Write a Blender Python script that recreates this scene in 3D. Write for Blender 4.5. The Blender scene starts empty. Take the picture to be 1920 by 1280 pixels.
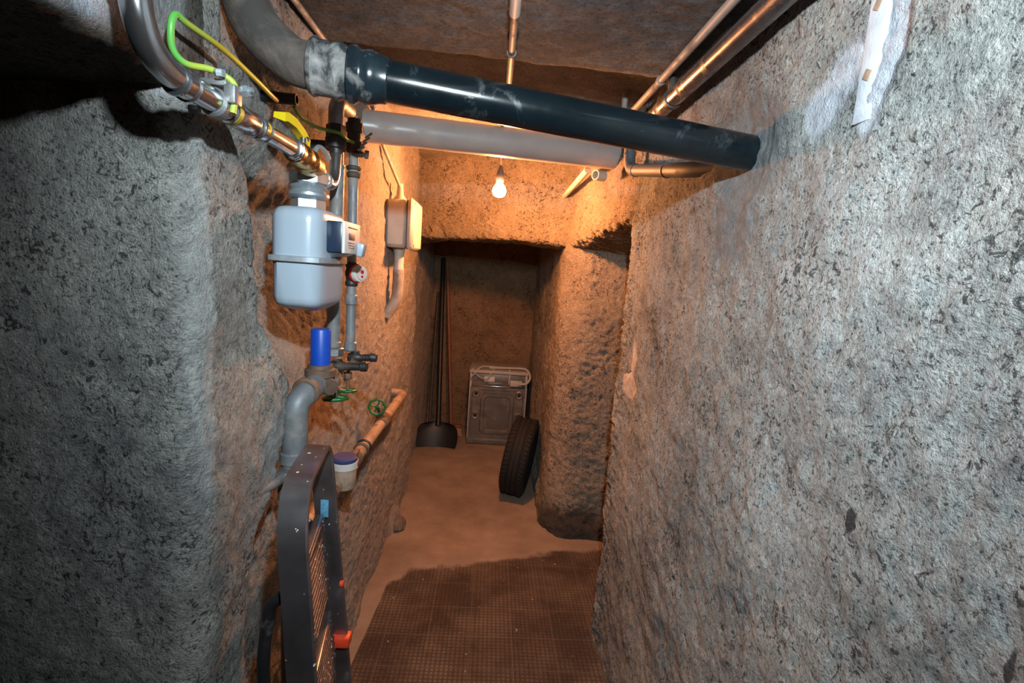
import bpy, bmesh, math, random
import numpy as np
from mathutils import Vector, Matrix

# ------------------------------------------------------------------ camera, world, light, exposure
SC = bpy.context.scene
COL = SC.collection
random.seed(4)


def _n(v):
    v = np.array(v, float)
    return v / np.linalg.norm(v)


def add_camera():
    f, h = 950.0, 1.75
    yc = _n((925 - 960, 640 - 500, -f))
    dn = np.array((498 - 960, 640 - 7180, -f), float)
    zc = -_n(dn - yc * np.dot(dn, yc))
    xc = np.cross(yc, zc)
    cam = bpy.data.cameras.new('camera')
    cam.lens = f / 1920 * 36
    cam.sensor_width = 36
    cam.clip_start = 0.02
    o = bpy.data.objects.new('camera', cam)
    m = Matrix((list(xc), list(yc), list(zc))).to_4x4()
    m.translation = Vector((0, 0, h))
    o.matrix_world = m
    COL.objects.link(o)
    SC.camera = o


add_camera()

world = bpy.data.worlds.new('world')
SC.world = world
world.use_nodes = True
world.node_tree.nodes['Background'].inputs[0].default_value = (0.5, 0.6, 0.8, 1)
world.node_tree.nodes['Background'].inputs[1].default_value = 0.004

BULB_POWER = 1950.0
BULB_COLOR = (1.0, 0.37, 0.125)


def flash(name, loc, target, energy, color, angle, blend, radius):
    l = bpy.data.lights.new(name, 'SPOT')
    l.energy = energy
    l.color = color
    l.spot_size = math.radians(angle)
    l.spot_blend = blend
    l.shadow_soft_size = radius
    o = bpy.data.objects.new(name, l)
    o.location = loc
    o.rotation_euler = (Vector(target) - Vector(loc)).to_track_quat('-Z', 'Y').to_euler()
    COL.objects.link(o)
    return o


# the photographer's flash, held up high above the lens
flash('camera_flash', (0.06, 0.06, 2.14), (0.36, 1.75, 1.66), 142, (0.82, 0.95, 1.0), 130, 1.0, 0.022)

SC.view_settings.view_transform = 'Standard'
SC.view_settings.look = 'None'
SC.view_settings.gamma = 1.0
SC.view_settings.use_curve_mapping = False
SC.view_settings.exposure = 0.0

# ------------------------------------------------------------------ numpy noise
_rng = np.random.RandomState(7)
_perm = _rng.permutation(256).astype(np.int64)
_perm = np.concatenate([_perm, _perm, _perm])
_grad = _rng.normal(size=(256, 3))
_grad /= np.linalg.norm(_grad, axis=1)[:, None]


def perlin(p):
    i = np.floor(p).astype(np.int64)
    f = p - i
    i &= 255
    u = f * f * f * (f * (f * 6 - 15) + 10)
    res = 0
    for dx in (0, 1):
        wx = u[:, 0] if dx else 1 - u[:, 0]
        a = _perm[(i[:, 0] + dx) & 255]
        for dy in (0, 1):
            wy = u[:, 1] if dy else 1 - u[:, 1]
            b = _perm[(a + i[:, 1] + dy) & 255]
            for dz in (0, 1):
                wz = u[:, 2] if dz else 1 - u[:, 2]
                g = _grad[_perm[(b + i[:, 2] + dz) & 255]]
                d = f - np.array((dx, dy, dz))
                res = res + wx * wy * wz * (g * d).sum(1)
    return res * 1.6


def fbm(p, octaves=3):
    r, a = 0, 1.0
    for k in range(octaves):
        r = r + a * perlin(p + k * 17.3)
        p = p * 2.03
        a *= 0.5
    return r


def sstep(a, b, x):
    t = np.clip((x - a) / (b - a), 0, 1)
    return t * t * (3 - 2 * t)


# ------------------------------------------------------------------ materials
class NT:
    """small helper around a node tree"""

    def __init__(self, name):
        self.m = bpy.data.materials.new(name)
        self.m.use_nodes = True
        self.t = self.m.node_tree
        self.b = self.t.nodes['Principled BSDF']
        self.pos = None

    def node(self, kind, **kw):
        n = self.t.nodes.new(kind)
        for k, v in kw.items():
            setattr(n, k, v)
        return n

    def link(self, a, b):
        self.t.links.new(a, b)

    def coord(self):
        if self.pos is None:
            self.pos = self.node('ShaderNodeNewGeometry').outputs['Position']
        return self.pos

    def objcoord(self):
        return self.node('ShaderNodeTexCoord').outputs['Object']

    def noise(self, scale, detail=4, rough=0.55, vec=None, dist=0.0):
        n = self.node('ShaderNodeTexNoise')
        n.inputs['Scale'].default_value = scale
        n.inputs['Detail'].default_value = detail
        n.inputs['Roughness'].default_value = rough
        n.inputs['Distortion'].default_value = dist
        self.link(vec if vec is not None else self.coord(), n.inputs['Vector'])
        return n.outputs['Fac']

    def ramp(self, fac, stops, interp='LINEAR'):
        r = self.node('ShaderNodeValToRGB')
        r.color_ramp.interpolation = interp
        e = r.color_ramp.elements
        while len(e) < len(stops):
            e.new(0.5)
        for el, (p, c) in zip(e, stops):
            el.position = p
            el.color = (c, c, c, 1) if isinstance(c, (int, float)) else (*c, 1)
        self.link(fac, r.inputs[0])
        return r.outputs[0]

    def math(self, op, a, b=None, clamp=False):
        n = self.node('ShaderNodeMath', operation=op)
        n.use_clamp = clamp
        for i, v in enumerate((a, b)):
            if v is None:
                continue
            if isinstance(v, (int, float)):
                n.inputs[i].default_value = v
            else:
                self.link(v, n.inputs[i])
        return n.outputs[0]

    def mix(self, fac, a, b, mode='MIX'):
        n = self.node('ShaderNodeMix', data_type='RGBA', blend_type=mode)
        for q, v in ((0, fac), (6, a), (7, b)):
            s = n.inputs[q]
            if isinstance(v, (int, float)):
                s.default_value = v if q == 0 else (v, v, v, 1)
            elif isinstance(v, tuple):
                s.default_value = (*v, 1)
            else:
                self.link(v, s)
        return n.outputs[2]

    def bump(self, height, strength, distance, prev=None):
        n = self.node('ShaderNodeBump')
        n.inputs['Strength'].default_value = strength
        n.inputs['Distance'].default_value = distance
        self.link(height, n.inputs['Height'])
        if prev is not None:
            self.link(prev, n.inputs['Normal'])
        return n.outputs[0]

    def ellipse(self, c, r, soft=0.25, wob=0.35, wscale=9.0):
        """soft mask (1 inside) of a wobbly ellipsoid patch in the room's own coordinates"""
        sub = self.node('ShaderNodeVectorMath', operation='SUBTRACT')
        self.link(self.coord(), sub.inputs[0])
        sub.inputs[1].default_value = c
        mul = self.node('ShaderNodeVectorMath', operation='DIVIDE')
        self.link(sub.outputs[0], mul.inputs[0])
        mul.inputs[1].default_value = r
        ln = self.node('ShaderNodeVectorMath', operation='LENGTH')
        self.link(mul.outputs[0], ln.inputs[0])
        nz = self.noise(wscale, 5, 0.6)
        d = self.math('ADD', ln.outputs['Value'], self.math('MULTIPLY', self.math('SUBTRACT', nz, 0.5), wob * 2))
        mr = self.node('ShaderNodeMapRange')
        mr.interpolation_type = 'SMOOTHSTEP'
        mr.inputs['From Min'].default_value = 1 + soft
        mr.inputs['From Max'].default_value = 1 - soft
        mr.inputs['To Min'].default_value = 0
        mr.inputs['To Max'].default_value = 1
        self.link(d, mr.inputs['Value'])
        return mr.outputs[0]

    def maxm(self, masks):
        r = masks[0]
        for m in masks[1:]:
            r = self.math('MAXIMUM', r, m)
        return r

    def done(self, color, rough=0.9, normal=None, metal=0.0, spec=None):
        for key, v in (('Base Color', color), ('Roughness', rough), ('Metallic', metal)):
            s = self.b.inputs[key]
            if isinstance(v, tuple):
                s.default_value = (*v, 1)
            elif isinstance(v, (int, float)):
                s.default_value = v
            else:
                self.link(v, s)
        if spec is not None:
            self.b.inputs['Specular IOR Level'].default_value = spec
        if normal is not None:
            self.link(normal, self.b.inputs['Normal'])
        return self.m


def plaster(name, light=(0.50, 0.50, 0.47), dark=(0.15, 0.15, 0.15), patches=(), stains=(), pits=0.78, bump=1.0):
    """coarse dirty sand render: blotches, black pits, pale grains.  patches: list of (masks, colour, amount, smooth)"""
    t = NT(name)
    big = t.noise(2.6, 6, 0.62)
    mid = t.noise(17, 8, 0.72, dist=0.3)
    fine = t.noise(105, 5, 0.7)
    grain = t.noise(250, 4, 0.7)
    v = t.math('ADD', t.math('MULTIPLY', big, 0.55), t.math('MULTIPLY', mid, 0.45))
    col = t.ramp(v, [(0.36, dark), (0.47, tuple(0.45 * d + 0.55 * l for d, l in zip(dark, light))), (0.58, light),
                     (0.70, tuple(min(1, l * 1.25) for l in light))])
    pit = t.ramp(t.math('ADD', t.math('MULTIPLY', fine, 0.6), t.math('MULTIPLY', grain, 0.4)), [(0.385, 1.0 - pits), (0.455, 0.92), (0.55, 1.1), (0.66, 1.55)])
    col = t.mix(1.0, col, pit, 'MULTIPLY')
    dens = t.math('MULTIPLY', t.math('SUBTRACT', t.noise(5.5, 4, 0.6), 0.5), 0.34)
    crust = t.ramp(t.math('ADD', t.noise(62, 6, 0.7, dist=1.1), dens), [(0.375, 0.22), (0.44, 1.0)])
    col = t.mix(1.0, col, crust, 'MULTIPLY')
    warm = t.ramp(t.noise(1.7, 4, 0.5), [(0.42, 0.0), (0.66, 1.0)])
    col = t.mix(t.math('MULTIPLY', warm, 0.30), col, t.mix(1.0, col, (1.10, 0.98, 0.84), 'MULTIPLY'))
    smooth = None
    for masks, c, amt, sm in patches:
        m = t.maxm([t.ellipse(*k) for k in masks])
        mm = t.math('MULTIPLY', m, amt)
        tone = t.mix(1.0, c, t.ramp(t.noise(30, 5), [(0.3, 0.72), (0.7, 1.12)]), 'MULTIPLY')
        col = t.mix(mm, col, tone)
        s = t.math('MULTIPLY', m, sm)
        smooth = s if smooth is None else t.math('MAXIMUM', smooth, s)
    h = t.math('ADD', t.math('MULTIPLY', fine, 0.7), t.math('ADD', t.math('MULTIPLY', grain, 0.35), t.math('MULTIPLY', t.noise(36, 7, 0.7, dist=0.8), 1.1)))
    if smooth is not None:
        h = t.math('MULTIPLY', h, t.math('SUBTRACT', 1.0, t.math('MULTIPLY', smooth, 0.8)))
    nb = t.bump(h, 1.0 * bump, 0.030)
    return t.done(col, 0.95, nb, spec=0.2)


def paint(name, color, rough=0.5, metal=0.0, var=0.25, scale=18, bump=0.0, dirt=None, dirt_amt=0.0, dscale=9, spec=None):
    """a plain finish with a little uneven wear; dirt = a second colour in blotches"""
    t = NT(name)
    v = t.ramp(t.noise(scale, 5, 0.6), [(0.3, 1 - var), (0.7, 1 + var * 0.4)])
    col = t.mix(1.0, color, v, 'MULTIPLY')
    r = t.math('ADD', t.math('MULTIPLY', t.noise(scale * 2, 4), 0.16), rough - 0.08, True)
    if dirt:
        m = t.ramp(t.noise(dscale, 6, 0.65, dist=0.5), [(0.60 - dirt_amt * 0.4, 0.0), (0.72 - dirt_amt * 0.3, 1.0)])
        col = t.mix(m, col, dirt)
        r = t.mix(m, r, 0.9)
    nb = None
    if bump:
        nb = t.bump(t.noise(scale * 4, 5, 0.6), bump, 0.004)
    return t.done(col, r, nb, metal, spec)


# ------------------------------------------------------------------ mesh helpers
class MB:
    def __init__(self):
        self.v, self.f, self.cuts = [], [], []

    def add(self, vs, fs):
        k = len(self.v)
        self.cuts.append((k, len(self.f)))
        self.v += [tuple(map(float, p)) for p in vs]
        self.f += [tuple(i + k for i in f) for f in fs]
        return self

    def tube(self, pts, r, n=20, caps=True):
        pts = [Vector(p) for p in pts]
        rs = r if isinstance(r, (list, tuple)) else [r] * len(pts)
        tang = []
        for i in range(len(pts)):
            a = pts[max(i - 1, 0)]
            b = pts[min(i + 1, len(pts) - 1)]
            tang.append((b - a).normalized())
        up = Vector((0, 0, 1)) if abs(tang[0].z) < 0.9 else Vector((1, 0, 0))
        x = tang[0].cross(up).normalized()
        vs, fs = [], []
        for i, p in enumerate(pts):
            if i:
                q = tang[i - 1].rotation_difference(tang[i])
                x = (q @ x).normalized()
            y = tang[i].cross(x).normalized()
            for k in range(n):
                a = 2 * math.pi * k / n
                vs.append(p + (x * math.cos(a) + y * math.sin(a)) * rs[i])
        for i in range(len(pts) - 1):
            for k in range(n):
                fs.append((i * n + k, i * n + (k + 1) % n, (i + 1) * n + (k + 1) % n, (i + 1) * n + k))
        if caps:
            fs.append(tuple(range(n))[::-1])
            fs.append(tuple((len(pts) - 1) * n + k for k in range(n)))
        return self.add(vs, fs)

    def lathe(self, o, axis, prof, n=28, caps=True):
        """prof: (distance along axis, radius)"""
        o, ax = Vector(o), Vector(axis).normalized()
        x = ax.orthogonal().normalized()
        y = ax.cross(x)
        vs, fs = [], []
        for t_, r in prof:
            for k in range(n):
                a = 2 * math.pi * (k + 0.5) / n
                vs.append(o + ax * t_ + (x * math.cos(a) + y * math.sin(a)) * max(r, 1e-5))
        for i in range(len(prof) - 1):
            for k in range(n):
                fs.append((i * n + k, i * n + (k + 1) % n, (i + 1) * n + (k + 1) % n, (i + 1) * n + k))
        if caps:
            fs.append(tuple(range(n))[::-1])
            fs.append(tuple((len(prof) - 1) * n + k for k in range(n)))
        return self.add(vs, fs)

    def box(self, c, s, bev=0.003, rot=None, seg=2):
        bm = bmesh.new()
        bmesh.ops.create_cube(bm, size=1)
        bmesh.ops.scale(bm, vec=s, verts=bm.verts)
        b = min(bev, min(s) * 0.45)
        if b > 0:
            bmesh.ops.bevel(bm, geom=list(bm.edges), offset=b, segments=seg, affect='EDGES', profile=0.5)
        m = (rot.to_4x4() if rot is not None else Matrix.Identity(4))
        m = Matrix.Translation(Vector(c)) @ m
        bm.verts.index_update()
        self.add([m @ v.co for v in bm.verts], [[v.index for v in f.verts] for f in bm.faces])
        bm.free()
        return self

    def torus(self, c, axis, R, r, n=32, k=10, lobes=0, amp=0.0):
        c, ax = Vector(c), Vector(axis).normalized()
        x = ax.orthogonal().normalized()
        y = ax.cross(x)
        vs, fs = [], []
        for i in range(n):
            a = 2 * math.pi * i / n
            d = x * math.cos(a) + y * math.sin(a)
            RR = R * (1 + amp * math.cos(lobes * a))
            for j in range(k):
                b = 2 * math.pi * j / k
                vs.append(c + d * (RR + r * math.cos(b)) + ax * (r * math.sin(b)))
        for i in range(n):
            for j in range(k):
                fs.append((i * k + j, ((i + 1) % n) * k + j, ((i + 1) % n) * k + (j + 1) % k, i * k + (j + 1) % k))
        return self.add(vs, fs)

    def loft(self, rings, caps=True):
        n = len(rings[0])
        vs = [p for r in rings for p in r]
        fs = []
        for i in range(len(rings) - 1):
            for k in range(n):
                fs.append((i * n + k, i * n + (k + 1) % n, (i + 1) * n + (k + 1) % n, (i + 1) * n + k))
        if caps:
            fs.append(tuple(range(n))[::-1])
            fs.append(tuple((len(rings) - 1) * n + k for k in range(n)))
        return self.add(vs, fs)


def make_mesh(name, v, f, mat, smooth=True, origin=(0, 0, 0)):
    me = bpy.data.meshes.new(name)
    o = Vector(origin)
    me.from_pydata([tuple(Vector(p) - o) for p in v], [], f)
    bm = bmesh.new()
    bm.from_mesh(me)
    bmesh.ops.recalc_face_normals(bm, faces=bm.faces)
    bm.to_mesh(me)
    bm.free()
    if smooth:
        me.polygons.foreach_set('use_smooth', [True] * len(me.polygons))
        try:
            me.set_sharp_from_angle(angle=math.radians(38))
        except Exception:
            pass
    me.materials.append(mat)
    return me


def wloc(o):
    p = Vector((0, 0, 0))
    while o is not None:
        p = p + o.location
        o = o.parent
    return p


def part(name, mb, mat, parent, label=None):
    me = make_mesh(name, mb.v, mb.f, mat, origin=wloc(parent))
    o = bpy.data.objects.new(name, me)
    COL.objects.link(o)
    o.parent = parent
    if label:
        o['label'] = label
    return o


def parts(name, mb, mat, parent, label=None):
    """every piece collected in mb becomes a part of its own"""
    for (v0, f0), (v1, f1) in zip(mb.cuts, mb.cuts[1:] + [(len(mb.v), len(mb.f))]):
        one = MB()
        one.v = mb.v[v0:v1]
        one.f = [tuple(i - v0 for i in f) for f in mb.f[f0:f1]]
        part(name, one, mat, parent, label)


def tag(o, label, cat, group=None):
    o['label'] = label
    o['category'] = cat
    if group:
        o['group'] = group
    return o


def thing(name, loc, label, cat, group=None):
    o = bpy.data.objects.new(name, None)
    o.empty_display_size = 0.05
    o.location = loc
    COL.objects.link(o)
    return tag(o, label, cat, group)


def solo(name, mb, mat, label, cat, group=None):
    c = Vector((0, 0, 0))
    for p in mb.v:
        c += Vector(p)
    c /= len(mb.v)
    c.z = min(p[2] for p in mb.v)
    me = make_mesh(name, mb.v, mb.f, mat, origin=c)
    o = bpy.data.objects.new(name, me)
    o.location = c
    COL.objects.link(o)
    return tag(o, label, cat, group)


def fillet(pts, rad, n=8):
    pts = [Vector(p) for p in pts]
    out = [pts[0]]
    for i in range(1, len(pts) - 1):
        a, b, c = pts[i - 1], pts[i], pts[i + 1]
        r = rad[i - 1] if isinstance(rad, (list, tuple)) else rad
        u, w = (a - b), (c - b)
        d = min(r, u.length * 0.49, w.length * 0.49)
        p0, p1 = b + u.normalized() * d, b + w.normalized() * d
        for k in range(n + 1):
            t = k / n
            out.append(p0 * (1 - t) ** 2 + b * 2 * t * (1 - t) + p1 * t * t)
    out.append(pts[-1])
    return out


def spline(pts, n=8):
    pts = [Vector(p) for p in pts]
    P = [pts[0] * 2 - pts[1]] + pts + [pts[-1] * 2 - pts[-2]]
    out = []
    for i in range(1, len(P) - 2):
        for k in range(n):
            t = k / n
            a, b, c, d = P[i - 1], P[i], P[i + 1], P[i + 2]
            out.append(0.5 * ((2 * b) + (c - a) * t + (2 * a - 5 * b + 4 * c - d) * t * t + (3 * b - a - 3 * c + d) * t ** 3))
    out.append(pts[-1])
    return out


def lerp(a, b, t):
    return Vector(a) * (1 - t) + Vector(b) * t


# ------------------------------------------------------------------ rough surfaces of the cellar
def rough_disp(p, amp):
    d = 0.010 * fbm(p * 3.1, 3) + 0.0036 * fbm(p * 15.0 + 5.1, 2)
    d = d + 0.0022 * perlin(p * 38.0 + 9.7) + 0.0020 * perlin(p * 70.0 + 3.3)
    return d * amp


def surface(name, P, mat, flip=1, amp=1.0, extra=None):
    """P: (nv,nu,3) grid of points; pushed along its normals by noise"""
    nv, nu, _ = P.shape
    du = np.gradient(P, axis=1)
    dv = np.gradient(P, axis=0)
    N = np.cross(du, dv)
    ln = np.linalg.norm(N, axis=2, keepdims=True)
    N = N / np.maximum(ln, 1e-9) * flip
    flat = P.reshape(-1, 3)
    d = rough_disp(flat, amp)
    if extra is not None:
        d = d + extra(flat)
    V = flat + N.reshape(-1, 3) * d[:, None]
    idx = np.arange(nv * nu).reshape(nv, nu)
    q = np.stack([idx[:-1, :-1], idx[:-1, 1:], idx[1:, 1:], idx[1:, :-1]], axis=-1).reshape(-1, 4)
    if flip < 0:
        q = q[:, ::-1]
    me = bpy.data.meshes.new(name)
    me.vertices.add(len(V))
    me.vertices.foreach_set('co', V.astype(np.float32).ravel())
    me.loops.add(q.size)
    me.loops.foreach_set('vertex_index', q.astype(np.int32).ravel())
    me.polygons.add(len(q))
    me.polygons.foreach_set('loop_start', (np.arange(len(q)) * 4).astype(np.int32))
    me.polygons.foreach_set('use_smooth', np.ones(len(q), bool))
    me.update(calc_edges=True)
    me.validate()
    me.materials.append(mat)
    o = bpy.data.objects.new(name, me)
    o['kind'] = 'structure'
    COL.objects.link(o)
    return o


def resample(poly, step, corner=0.0):
    """2-D polyline -> evenly spaced points"""
    poly = np.array(poly, float)
    seg = np.linalg.norm(np.diff(poly, axis=0), axis=1)
    s = np.concatenate([[0], np.cumsum(seg)])
    n = max(2, int(s[-1] / step))
    t = np.linspace(0, s[-1], n)
    out = np.stack([np.interp(t, s, poly[:, k]) for k in range(poly.shape[1])], 1)
    if corner > 0:
        w = max(1, int(corner / step))
        for _ in range(2):
            pad = np.pad(out, ((w, w), (0, 0)), mode='reflect', reflect_type='odd')
            ker = np.ones(2 * w + 1) / (2 * w + 1)
            out = np.stack([np.convolve(pad[:, k], ker, 'valid') for k in range(out.shape[1])], 1)
    return out


def plan_wall(name, poly, z0, z1, mat, flip, step=0.010, amp=1.0, corner=0.03, extra=None):
    pl = resample(poly, step, corner)
    z = np.linspace(z0, z1, max(2, int((z1 - z0) / step)))
    P = np.zeros((len(z), len(pl), 3))
    P[:, :, 0] = pl[None, :, 0]
    P[:, :, 1] = pl[None, :, 1]
    P[:, :, 2] = z[:, None]
    return surface(name, P, mat, flip, amp, extra)


# --- plaster finishes
WHITEWASH = (0.56, 0.60, 0.68)
M_right = plaster('plaster_right', (0.56, 0.58, 0.57), (0.22, 0.225, 0.225), patches=[
    ([((0.6, 0.850, 2.15), (0.3, 0.050, 0.135), 0.15, 0.25), ((0.6, 0.85, 2.30), (0.3, 0.035, 0.11), 0.15, 0.2),
      ((0.6, 0.985, 2.09), (0.3, 0.055, 0.055), 0.3, 0.45), ((0.6, 0.93, 2.14), (0.3, 0.05, 0.045), 0.35, 0.5)], WHITEWASH, 0.85, 0.8),
    ([((0.6, 2.06, 1.30), (0.3, 0.11, 0.055), 0.06, 0.35, 14), ((0.6, 2.04, 1.40), (0.3, 0.035, 0.10), 0.06, 0.3, 14)], (0.58, 0.52, 0.48), 0.95, 0.9),
    ([((0.6, 1.27, 2.06), (0.3, 0.17, 0.14), 0.2, 0.25), ((0.6, 1.30, 1.90), (0.3, 0.14, 0.10), 0.3, 0.4)], (0.22, 0.24, 0.25), 0.85, 0.75),
    ([((0.6, 0.74, 1.39), (0.3, 0.012, 0.021), 0.2, 0.7, 60), ((0.6, 0.482, 1.35), (0.3, 0.006, 0.022), 0.3, 0.7, 60)], (0.04, 0.04, 0.04), 0.9, 0.2)])
M_left = plaster('plaster_left', (0.45, 0.45, 0.43), (0.15, 0.15, 0.15), patches=[
    ([((-0.5, 0.68, 2.07), (0.2, 0.06, 0.13), 0.15, 0.3), ((-0.5, 0.79, 2.04), (0.2, 0.03, 0.06), 0.25, 0.5)], WHITEWASH, 0.8, 0.8),
    ([((-0.52, 1.02, 1.45), (0.1, 0.10, 0.28), 0.5, 0.5)], (0.48, 0.40, 0.33), 0.45, 0.3),
    ([((-0.52, 1.22, 1.28), (0.1, 0.12, 0.12), 0.3, 0.4)], (0.36, 0.38, 0.38), 0.7, 0.8)])
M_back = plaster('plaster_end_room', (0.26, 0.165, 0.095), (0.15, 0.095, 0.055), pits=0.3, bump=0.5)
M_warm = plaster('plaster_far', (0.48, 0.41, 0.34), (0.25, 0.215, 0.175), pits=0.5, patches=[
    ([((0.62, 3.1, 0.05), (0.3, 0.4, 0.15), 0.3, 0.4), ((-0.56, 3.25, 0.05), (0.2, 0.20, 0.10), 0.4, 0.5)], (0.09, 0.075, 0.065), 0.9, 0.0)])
M_soffit = plaster('shade_toned_lintel', (0.15, 0.14, 0.125), (0.05, 0.047, 0.043), patches=[  # dark base colour stands in for shade under the overhang; whitewash on the face
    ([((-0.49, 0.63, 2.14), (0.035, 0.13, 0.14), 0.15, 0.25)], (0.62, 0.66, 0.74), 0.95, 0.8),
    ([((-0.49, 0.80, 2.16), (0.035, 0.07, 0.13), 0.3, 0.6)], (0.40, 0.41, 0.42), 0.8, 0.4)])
M_ceil = plaster('plaster_ceiling', (0.20, 0.19, 0.18), (0.07, 0.068, 0.065), pits=0.5)
M_ceil_far = plaster('plaster_ceiling_far', (0.40, 0.36, 0.31), (0.16, 0.14, 0.12), pits=0.4)


def ragged(p):
    a = np.abs(perlin(p * 21.0 + 2.2)) + 0.6 * np.abs(perlin(p * 43.0 + 7.7))
    return 0.020 * (a - 0.45)


def mortar_bulge(p):
    d = np.sqrt(((p[:, 1] - 1.28) / 0.10) ** 2 + ((p[:, 2] - 2.07) / 0.10) ** 2)
    return 0.025 * (1 - sstep(0.5, 1.5, d)) + ragged(p) * (sstep(2.05, 2.22, p[:, 1]) + 0.15)


# right wall: long near face, ends in a ragged edge, then the doorway at the side
plan_wall('wall_right', [(0.6, -1.25), (0.6, 2.24), (0.62, 2.31), (1.25, 2.36), (1.25, 3.12)], 0, 2.52, M_right, 1, 0.0085, 1.15, 0.025,
          extra=mortar_bulge)


def eroded_foot(p):
    n = fbm(p * 9.0, 2)
    return -0.035 * (1 - sstep(0.06, 0.16, p[:, 2] + 0.04 * n)) + 0.012 * fbm(p * 2.0, 2) + 0.7 * ragged(p)


plan_wall('wall_pillar', [(1.25, 3.10), (0.555, 3.15), (0.455, 3.29), (0.47, 3.7), (0.46, 5.46)], 0, 2.5, M_warm, 1, 0.010, 1.25, 0.03,
          extra=eroded_foot)
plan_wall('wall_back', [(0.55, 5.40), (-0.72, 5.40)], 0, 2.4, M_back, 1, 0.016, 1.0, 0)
plan_wall('wall_rear', [(-1.7, -1.25), (0.7, -1.25)], 0, 2.5, M_left, 1, 0.04, 1.0, 0)
plan_wall('wall_side', [(-1.62, 1.5), (-1.62, -1.3)], 0, 2.5, M_left, 1, 0.04, 1.0, 0)


def left_wall():
    zz = np.array([0, .6, 1.0, 1.11, 1.2, 1.3, 1.42, 1.5, 1.6, 1.72, 1.86, 1.96, 2.06, 2.5])
    pe = np.array([1.0, 1.05, 1.07, 1.10, 1.19, 1.26, 1.28, 1.23, 1.14, 1.11, 1.09, 1.03, 0.98, 0.98])
    dp = np.array([-.60, -.60, -.60, -.60, -.60, -.60, -.62, -.66, -.70, -.71, -.69, -.62, -.575, -.565])
    step = 0.0095
    z = np.linspace(0, 2.52, int(2.52 / step))
    rows = []
    n = None
    for h in z:
        e, d = np.interp(h, zz, pe), np.interp(h, zz, dp)
        poly = [(-1.62, 1.02), (-.53, .865), (-.5, .90), (-.5, e), (d, e + .04), (min(d + .02, -.57), 1.50), (-.575, 1.85), (-.565, 2.2), (-.56, 3.78), (-.60, 3.92), (-.64, 4.2), (-.62, 5.46)]
        if n is None:
            n = len(resample(poly, step))
        a = resample(poly, step)
        t = np.linspace(0, len(a) - 1, n)
        a = np.stack([np.interp(t, np.arange(len(a)), a[:, k]) for k in range(2)], 1)
        w = 2
        pad = np.pad(a, ((w, w), (0, 0)), mode='edge')
        a = np.stack([np.convolve(pad[:, k], np.ones(2 * w + 1) / (2 * w + 1), 'valid') for k in range(2)], 1)
        rows.append(a)
    rows = np.array(rows)
    P = np.zeros((len(z), n, 3))
    P[:, :, :2] = rows
    P[:, :, 2] = z[:, None]

    def ex(p):
        return 0.5 * ragged(p) * sstep(1.0, 1.2, p[:, 1]) + 0.014 * fbm(p * 2.2 + 40, 2) * sstep(1.2, 1.7, p[:, 1]) - 0.03 * (1 - sstep(0.05, 0.12, p[:, 2])) * sstep(3.0, 3.1, p[:, 1]) * (1 - sstep(3.3, 3.4, p[:, 1]))
    return surface('wall_left', P, M_left2, -1, 1.15, ex)


# the left wall keeps its grey render near the camera and a sandier coat further in
M_left2 = plaster('plaster_left_long', (0.50, 0.50, 0.47), (0.21, 0.21, 0.21), patches=[
    ([((-0.56, 3.4, 1.0), (0.5, 2.05, 2.4), 0.12, 0.10)], (0.60, 0.50, 0.42), 0.6, 0.15),
    ([((-0.5, 1.0, 1.45), (0.07, 0.08, 0.30), 0.5, 0.5)], (0.50, 0.41, 0.34), 0.40, 0.3),
    ([((-0.52, 1.22, 1.28), (0.1, 0.13, 0.12), 0.3, 0.4), ((-0.5, 0.90, 1.62), (0.06, 0.03, 0.35), 0.4, 0.6)], (0.40, 0.42, 0.42), 0.6, 0.7),
    ([((-0.56, 1.75, 1.20), (0.2, 0.20, 0.10), 0.4, 0.6)], (0.50, 0.28, 0.14), 0.6, 0.2),
    ([((-0.5, 0.86, 2.04), (0.06, 0.03, 0.08), 0.25, 0.5)], WHITEWASH, 0.7, 0.7)])
left_wall()


def section(name, prof, path, mat, flip, step=0.01, amp=1.0, corner=0.02, extra=None):
    """prof: list of (offset, z); path: list of (x, y, nx, ny): the profile's offset runs along (nx, ny)"""
    pr = resample(prof, step, corner)
    pa = np.array(path, float)
    seg = np.linalg.norm(np.diff(pa[:, :2], axis=0), axis=1)
    s = np.concatenate([[0], np.cumsum(seg)])
    t = np.linspace(0, s[-1], max(2, int(s[-1] / step)))
    A = np.stack([np.interp(t, s, pa[:, k]) for k in range(pa.shape[1])], 1)
    P = np.zeros((len(pr), len(t), 3))
    P[:, :, 0] = A[None, :, 0] + pr[:, 0:1] * A[None, :, 2]
    P[:, :, 1] = A[None, :, 1] + pr[:, 0:1] * A[None, :, 3]
    P[:, :, 2] = pr[:, 1:2]
    if pa.shape[1] > 4:
        P[:, :, 2] += A[None, :, 4]
    return surface(name, P, mat, flip, amp, extra)


# door lintel across the passage, a shallow arch
def lintel():
    prof = [(0, 2.52), (0, 1.915), (0.35, 1.90), (0.35, 2.4)]
    pr = resample(prof, 0.010, 0.02)
    L, R = np.array((-0.66, 3.86)), np.array((0.56, 3.24))
    t = np.linspace(0, 1, 135)
    d = np.array((0.45, 0.89))
    P = np.zeros((len(pr), len(t), 3))
    arch = 0.035 * np.sin(np.pi * t) - 0.012 * t
    for i, (o, z) in enumerate(pr):
        P[i, :, 0] = L[0] * (1 - t) + R[0] * t + o * d[0] * 0.3
        P[i, :, 1] = L[1] * (1 - t) + R[1] * t + o * d[1]
        P[i, :, 2] = z + arch * (1 - sstep(1.95, 2.4, np.array(z)))
    surface('wall_lintel', P, M_warm, 1, 1.3, lambda p: 1.3 * ragged(p) * (1 - sstep(1.98, 2.1, p[:, 2])))


lintel()
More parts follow.
